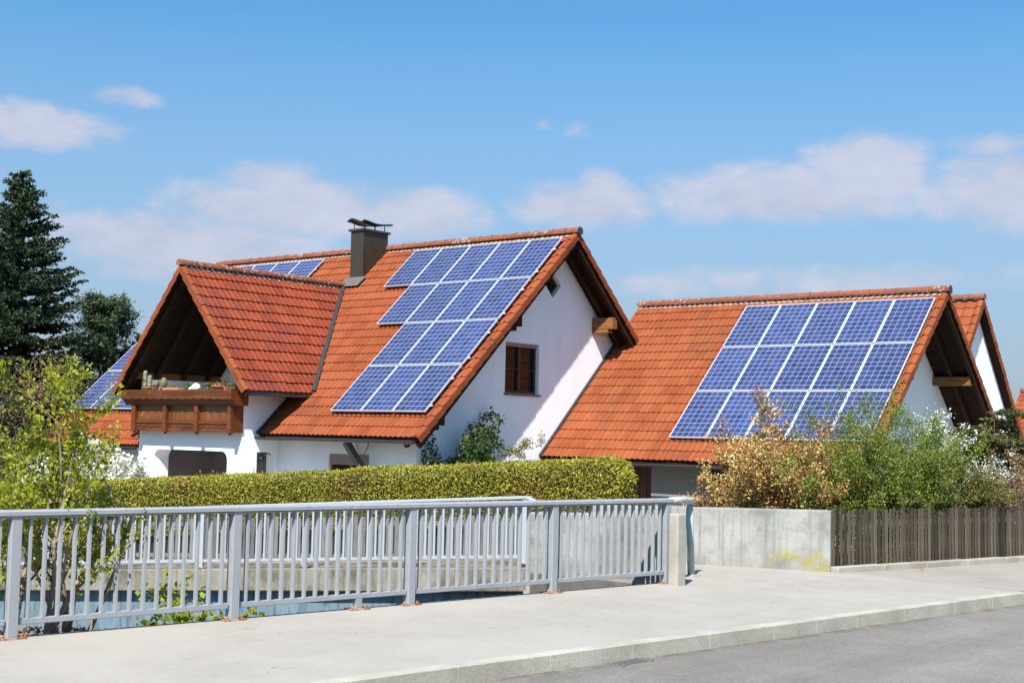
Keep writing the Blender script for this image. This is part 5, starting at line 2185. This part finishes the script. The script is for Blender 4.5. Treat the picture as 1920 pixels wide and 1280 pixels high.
def pine(base, H, seed):
    t = thing('pine_tree', 'small dark rounded pine tree right of the tall spruce', 'tree', base)
    rng = np.random.default_rng(seed)
    B = np.array(base, dtype=float)
    mb = MB()
    mb.tube([B, B + np.array([0.1, 0, H * 0.6]), B + np.array([0, 0, H * 0.97])], [0.2, 0.13, 0.03], 8)
    mb.build('trunk', 'bark', t, smooth=True)
    segs, pts = [], []
    for k in range(80):
        f = rng.uniform(0.18, 1.0)
        z = H * f
        az = rng.uniform(0, 6.28)
        L = (0.35 + 1.9 * (1 - f) ** 0.55) * rng.uniform(0.6, 1.15)
        d = np.array([math.cos(az), math.sin(az), 0.35])
        p = B + np.array([0, 0, z])
        for i in range(4):
            q = p + d * L / 4 + rng.normal(0, 0.05, 3)
            segs.append((p, q, 0.025, 0.02))
            if i >= 1:
                for _ in range(5):
                    c = q + rng.normal(0, 0.17, 3)
                    pts.append(c[None] + rng.normal(0, 0.09, (40, 3)))
            p = q
    P = np.concatenate(pts)
    leaf_obj('crown', 'needle_pine', t, P, 0.15, seed, 0.28)
    seg_tubes('branch', 'bark', t, segs, 4)


pine((-44.6, 30.8, -3.1), 7.7, 5)


def mass_shrub(name, label, cat, base, ext, leafm, leaf, n, seed, lumps=26, group=None, barkm='bark', zlow=0.05, asp=0.6, dens=0.30, stems=9):
    """irregular bush: leaf clumps gathered round many small lumps inside an uneven envelope"""
    t = thing(name, label, cat, base, group)
    rng = np.random.default_rng(seed)
    B = np.array(base, dtype=float)
    ex = np.array(ext, dtype=float)          # half x, half y, height
    cen = []
    while len(cen) < lumps:
        q = rng.uniform(-1, 1, 3)
        if q[0] ** 2 + q[1] ** 2 + max(0, q[2]) ** 2 < 1:
            q[2] = zlow + (q[2] * 0.5 + 0.5) * (1 - zlow)
            cen.append(B + np.array([q[0] * ex[0], q[1] * ex[1], q[2] * ex[2]]))
    cen = np.array(cen)
    idx = rng.integers(0, lumps, n)
    rad = dens * ex.mean() * rng.uniform(0.6, 1.3, lumps)
    P = cen[idx] + rng.normal(0, 1, (n, 3)) * rad[idx][:, None] * np.array([1, 1, 0.8])
    P[:, 2] = np.maximum(P[:, 2], B[2] + 0.02)
    leaf_obj('foliage', leafm, t, P, leaf, seed, asp)
    segs = []
    for c in cen[rng.integers(0, lumps, stems * 3)]:
        a = B + np.array([rng.normal(0, 0.12 * ex[0]), rng.normal(0, 0.12 * ex[1]), 0])
        p = a
        for i in range(1, 6):
            q = a + (c - a) * i / 5 + rng.normal(0, 0.04, 3) * ex.mean()
            segs.append((p, q, 0.022 * (1.1 - i / 6), 0.022 * (1.0 - i / 6)))
            p = q
    seg_tubes('stem', barkm, t, segs, 5)
    return t


# --- near young tree at the stream bank
PAR = dict(steps=6, wander=0.10, up=0.06, kids=[1.15, 0.85, 0.0], kl=0.42, angle=0.75, levels=2, leaf_from=1, lps=2, first=1, rmin=0.0035)
st = []
rg = random.Random(8)
for k in range(11):
    az = rg.uniform(0, 6.28)
    lean = rg.uniform(0.05, 0.42)
    st.append(((rg.uniform(-0.28, 0.28), rg.uniform(-0.45, 0.30), 0), (math.cos(az) * lean, math.sin(az) * lean, 1.0), rg.uniform(1.35, 2.45), rg.uniform(0.018, 0.034)))
shrub('young_tree', 'young multi stemmed tree with bright yellow green leaves behind the near railing', 'tree', (-10.62, 6.85, -1.95), st, PAR, 'leaf_spring', 'bark_pale', 0.040, 3, 41, jitter=0.032, aspect=0.75, cull=lambda P: np.hypot(P[:, 0] + 10.75, P[:, 1] - 6.7) < 0.88 + 0.12 * np.sin(P[:, 2] * 6))
st = []
for k in range(8):
    az = rg.uniform(0, 6.28)
    lean = rg.uniform(0.1, 0.5)
    st.append(((rg.uniform(-0.3, 0.3), rg.uniform(-0.5, 0.5), 0), (math.cos(az) * lean, math.sin(az) * lean, 1.0), rg.uniform(1.2, 2.0), rg.uniform(0.015, 0.028)))
shrub('young_tree', 'second yellow green young tree at the left edge behind the railing', 'tree', (-11.9, 5.9, -2.05), st, PAR, 'leaf_spring', 'bark_pale', 0.040, 3, 43, jitter=0.035, aspect=0.75)

# --- leafy shoots by the stream under the far walkway
PAR2 = dict(steps=5, wander=0.16, up=0.03, kids=[0.9, 0.0], kl=0.45, angle=0.8, levels=1, leaf_from=0, lps=2, first=1, rmin=0.003)
st = [((rg.uniform(-0.3, 0.3), rg.uniform(-0.25, 0.25), 0), (rg.uniform(-0.5, 0.5), rg.uniform(-0.3, 0.4), 1.0), rg.uniform(0.8, 1.55), 0.010) for k in range(9)]
shrub('sapling', 'leafy green shoots in the stream bed in front of the blue wall', 'plant', (-11.75, 9.35, -3.25), st, PAR2, 'leaf_spring', 'bark_pale', 0.075, 3, 47, jitter=0.06, aspect=0.8)

# --- white blossom shrub near the house's left front
PAR3 = dict(steps=6, wander=0.16, up=0.02, kids=[1.3, 0.9, 0], kl=0.5, angle=0.8, levels=2, leaf_from=1, lps=2, first=1, rmin=0.005)
st = [((rg.uniform(-0.3, 0.3), rg.uniform(-0.3, 0.3), 0), (rg.uniform(-0.6, 0.7), rg.uniform(-0.4, 0.4), 1.0), rg.uniform(1.35, 2.15), 0.03) for k in range(8)]
shrub('blossom_tree', 'small tree full of white blossom in front of the balcony bay', 'tree', (-25.3, 17.1, -3.05), st, PAR3, 'blossom', 'bark', 0.085, 5, 53, jitter=0.07, aspect=0.9)

# --- dark shrubs at far left
mass_shrub('shrub', 'large dark evergreen shrub at the left edge below the spruce', 'shrub', (-35.2, 19.0, -3.05), (2.2, 1.8, 3.6), 'leaf_dark', 0.13, 16000, 61, 30)
mass_shrub('shrub', 'brown budding shrub in front of the left end of the tiled roof', 'shrub', (-34.0, 21.2, -3.05), (1.3, 0.9, 4.9), 'leaf_brown', 0.075, 6500, 62, 34, dens=0.20)
mass_shrub('shrub', 'low green shrub between the hedge and the left of the bay', 'shrub', (-29.3, 17.8, -3.05), (1.8, 0.9, 1.9), 'leaf_olive', 0.10, 9000, 63, 24)

# --- climbing shrub on the gable wall
PAR4 = dict(steps=7, wander=0.20, up=0.04, kids=[0.9, 0.4, 0], kl=0.45, angle=0.9, levels=2, leaf_from=0, lps=3, first=1, rmin=0.004)
st = []
for dy, L, tilt, ty in ((-0.9, 2.5, 0.0, 0.02), (-0.4, 2.2, 0.0, 0.0), (0.2, 2.6, 0.05, 0.03), (0.3, 3.35, 0.0, 0.0), (0.8, 2.7, 0.0, 0.28), (1.0, 2.1, 0.0, 0.2), (-0.7, 2.6, 0.0, -0.12), (0.5, 2.3, 0.0, 0.1), (1.1, 1.9, 0, 0.35), (0.0, 2.3, 0, .1), (-0.5, 2.2, 0.02, 0.05), (0.6, 2.4, 0.02, 0.0), (-0.2, 2.5, 0.0, 0.05), (-0.9, 2.2, 0.02, 0.1), (0.15, 2.1, 0.03, 0.15), (0.45, 2.2, 0.03, 0.2), (-0.6, 2.0, 0.03, 0.0)):
    st.append(((0, dy, 0), (tilt, ty, 1.0), L * 0.87, 0.018))
shrub('climbing_shrub', 'dark leafy climbing shrub against the white gable wall', 'shrub', (-20.45, 23.95, -2.95), st, PAR4, 'leaf_ivy', 'bark', 0.080, 6, 71, jitter=0.085, aspect=0.7, cull=lambda P: (P[:, 0] > XW + 0.04) & (P[:, 0] < XW + 1.1) & (P[:, 1] > 22.75))
PAR5 = dict(steps=10, wander=0.10, up=0.0, kids=[0.5, 0], kl=0.22, angle=0.8, levels=1, leaf_from=0, lps=2, first=2, rmin=0.003)
shrub('climbing_rose', 'arching leafy shoot reaching right across the white gable wall', 'plant', (-20.55, 24.5, -2.95), [((0, 0, 0), (0, 0.18, 1.0), 3.0, 0.014), ((0, 0.45, 2.55), (0, 1.0, 0.28), 1.5, 0.008), ((0, 0.30, 2.3), (0, 0.9, 0.25), 1.1, 0.008)], PAR5, 'leaf_olive', 'bark', 0.06, 3, 73, jitter=0.05, cull=lambda P: P[:, 0] > XW + 0.04)

# --- bushes behind the concrete wall and the brown fence
def fan(n, rx, ry, lo, hi, lean, r, seed):
    q = random.Random(seed)
    return [((q.uniform(-rx, rx), q.uniform(-ry, ry), 0), (q.gauss(0, lean), q.gauss(0, lean), 1.0), q.uniform(lo, hi), r) for _ in range(n)]


PAR6 = dict(steps=7, wander=0.13, up=0.03, kids=[1.2, 0.75, 0.0], kl=0.34, angle=0.75, levels=2, leaf_from=1, lps=2, first=1, rmin=0.003)


def yard_side(P):
    """keeps shoots behind the concrete wall and the brown fence"""
    dx, dy = P[:, 0], P[:, 1]
    a = (dx - W2R.x) * NB.x + (dy - W2R.y) * NB.y
    b = (dx + 8.53) * -0.973 + (dy - 18.0) * 0.23
    over = np.where(P[:, 2] > -0.93, 0.22, 0.0)
    return (a > 0.28 - over) & (b > 0.13 - over)


def bush(name, label, cat, ctr, d, half, depth, lo, hi, lean, n, leafm, barkm, leaf, per, seed, par=PAR6, jitter=0.05, asp=0.65, xlim=None):
    """stems rooted along a strip of direction d"""
    q = random.Random(seed)
    d = Vector(d).normalized()
    nn = Vector((-d.y, d.x, 0))
    st = []
    for _ in range(n):
        a = q.uniform(-half, half)
        o = d * a + nn * q.uniform(-depth, depth)
        k = 1 - 0.35 * (abs(a) / half) ** 2
        st.append(((o.x, o.y, 0), (q.gauss(0, lean) + d.x * 0.25 * a / half, q.gauss(0, lean) + d.y * 0.25 * a / half, 1.0), q.uniform(lo, hi) * k, q.uniform(0.010, 0.02)))
    return shrub(name, label, cat, ctr, st, par, leafm, barkm, leaf, per, seed, jitter=jitter, aspect=asp, cull=(yard_side if xlim is None else (lambda P: yard_side(P) & (P[:, 0] > xlim[0] + 0.12 * np.sin(P[:, 2] * 9)) & (P[:, 0] < xlim[1] + 0.15 * np.sin(P[:, 2] * 7)))))


bush('flowering_shrub', 'cream and rust flowering shrub with reddish twigs above the smooth concrete wall', 'shrub', (-9.85, 18.75, -3.0), (0.955, 0.297, 0), 0.85, 0.35, 1.9, 2.72, 0.11, 80, 'leaf_yellow', 'bark_red', 0.036, 7, 81, jitter=0.05, xlim=(-10.85, -8.95))
bush('green_shrub', 'tall fresh green shrub above the left part of the brown picket fence', 'shrub', (-8.75, 20.05, -3.0), (0.4, 0.9, 0), 0.85, 0.35, 2.2, 3.15, 0.11, 85, 'leaf_green', 'bark', 0.035, 4, 83, jitter=0.05)
bush('olive_shrub', 'olive green shrub above the middle of the brown picket fence', 'shrub', (-8.25, 21.7, -3.0), (0.3, 0.95, 0), 0.6, 0.3, 1.8, 2.45, 0.12, 45, 'leaf_olive', 'bark', 0.038, 5, 85, jitter=0.055)
bush('bare_shrub', 'brown twiggy budding shrub above the right part of the brown fence', 'shrub', (-7.75, 23.6, -3.0), (0.25, 0.95, 0), 1.1, 0.35, 1.75, 2.35, 0.12, 75, 'leaf_brown', 'bark_pale', 0.030, 4, 87, jitter=0.05)
bush('blossom_shrub', 'white blossoming shrub behind the green shrub beside the garage gable', 'shrub', (-9.55, 23.9, -3.0), (0.6, 0.8, 0), 0.8, 0.4, 2.0, 3.1, 0.12, 20, 'blossom', 'bark', 0.045, 2, 89, jitter=0.06)


def yew():
    """flat-sprayed dark conifer branches in front of the garage overhang"""
    base = (-8.95, 25.3, -3.0)
    t = thing('yew_bush', 'dark olive conifer with layered sprays in front of the garage overhang', 'shrub', base)
    rng = np.random.default_rng(5)
    B = np.array(base)
    segs, pts, dd = [], [], []
    for k in range(64):
        z = rng.uniform(1.2, 3.55)
        az = rng.uniform(0, 6.28)
        L = rng.uniform(0.6, 1.2) * (1.25 - 0.24 * (z - 1.2))
        d = np.array([math.cos(az), math.sin(az), 0.22])
        p = B + np.array([0, 0, z])
        for i in range(7):
            q = p + d * L / 7 + np.array([0, 0, -0.008 * i])
            segs.append((p, q, 0.012, 0.009))
            side = np.array([-d[1], d[0], 0])
            for sg in (-1, 1):
                e = d * 0.6 + side * sg * 0.8 + np.array([0, 0, -0.1])
                for r in range(7):
                    pts.append(q + e * 0.34 * (r / 7) * (1.1 - i / 9) + rng.normal(0, 0.014, 3))
                    dd.append(e)
            p = q
    for k in range(12):
        a, b = B + np.array([0.03, 0, 3.5 * k / 12]), B + np.array([0.03, 0, 3.5 * (k + 1) / 12])
        segs.append((a, b, 0.07 * (1 - k / 13), 0.07 * (1 - (k + 1) / 13)))
    P = np.repeat(np.array(pts), 3, 0) + rng.normal(0, 0.018, (3 * len(pts), 3))
    leaf_obj('foliage', 'needle_yew', t, P, 0.075, 5, 0.45, np.repeat(np.array(dd), 3, 0), 0.8)
    seg_tubes('stem', 'bark', t, segs, 4)


yew()
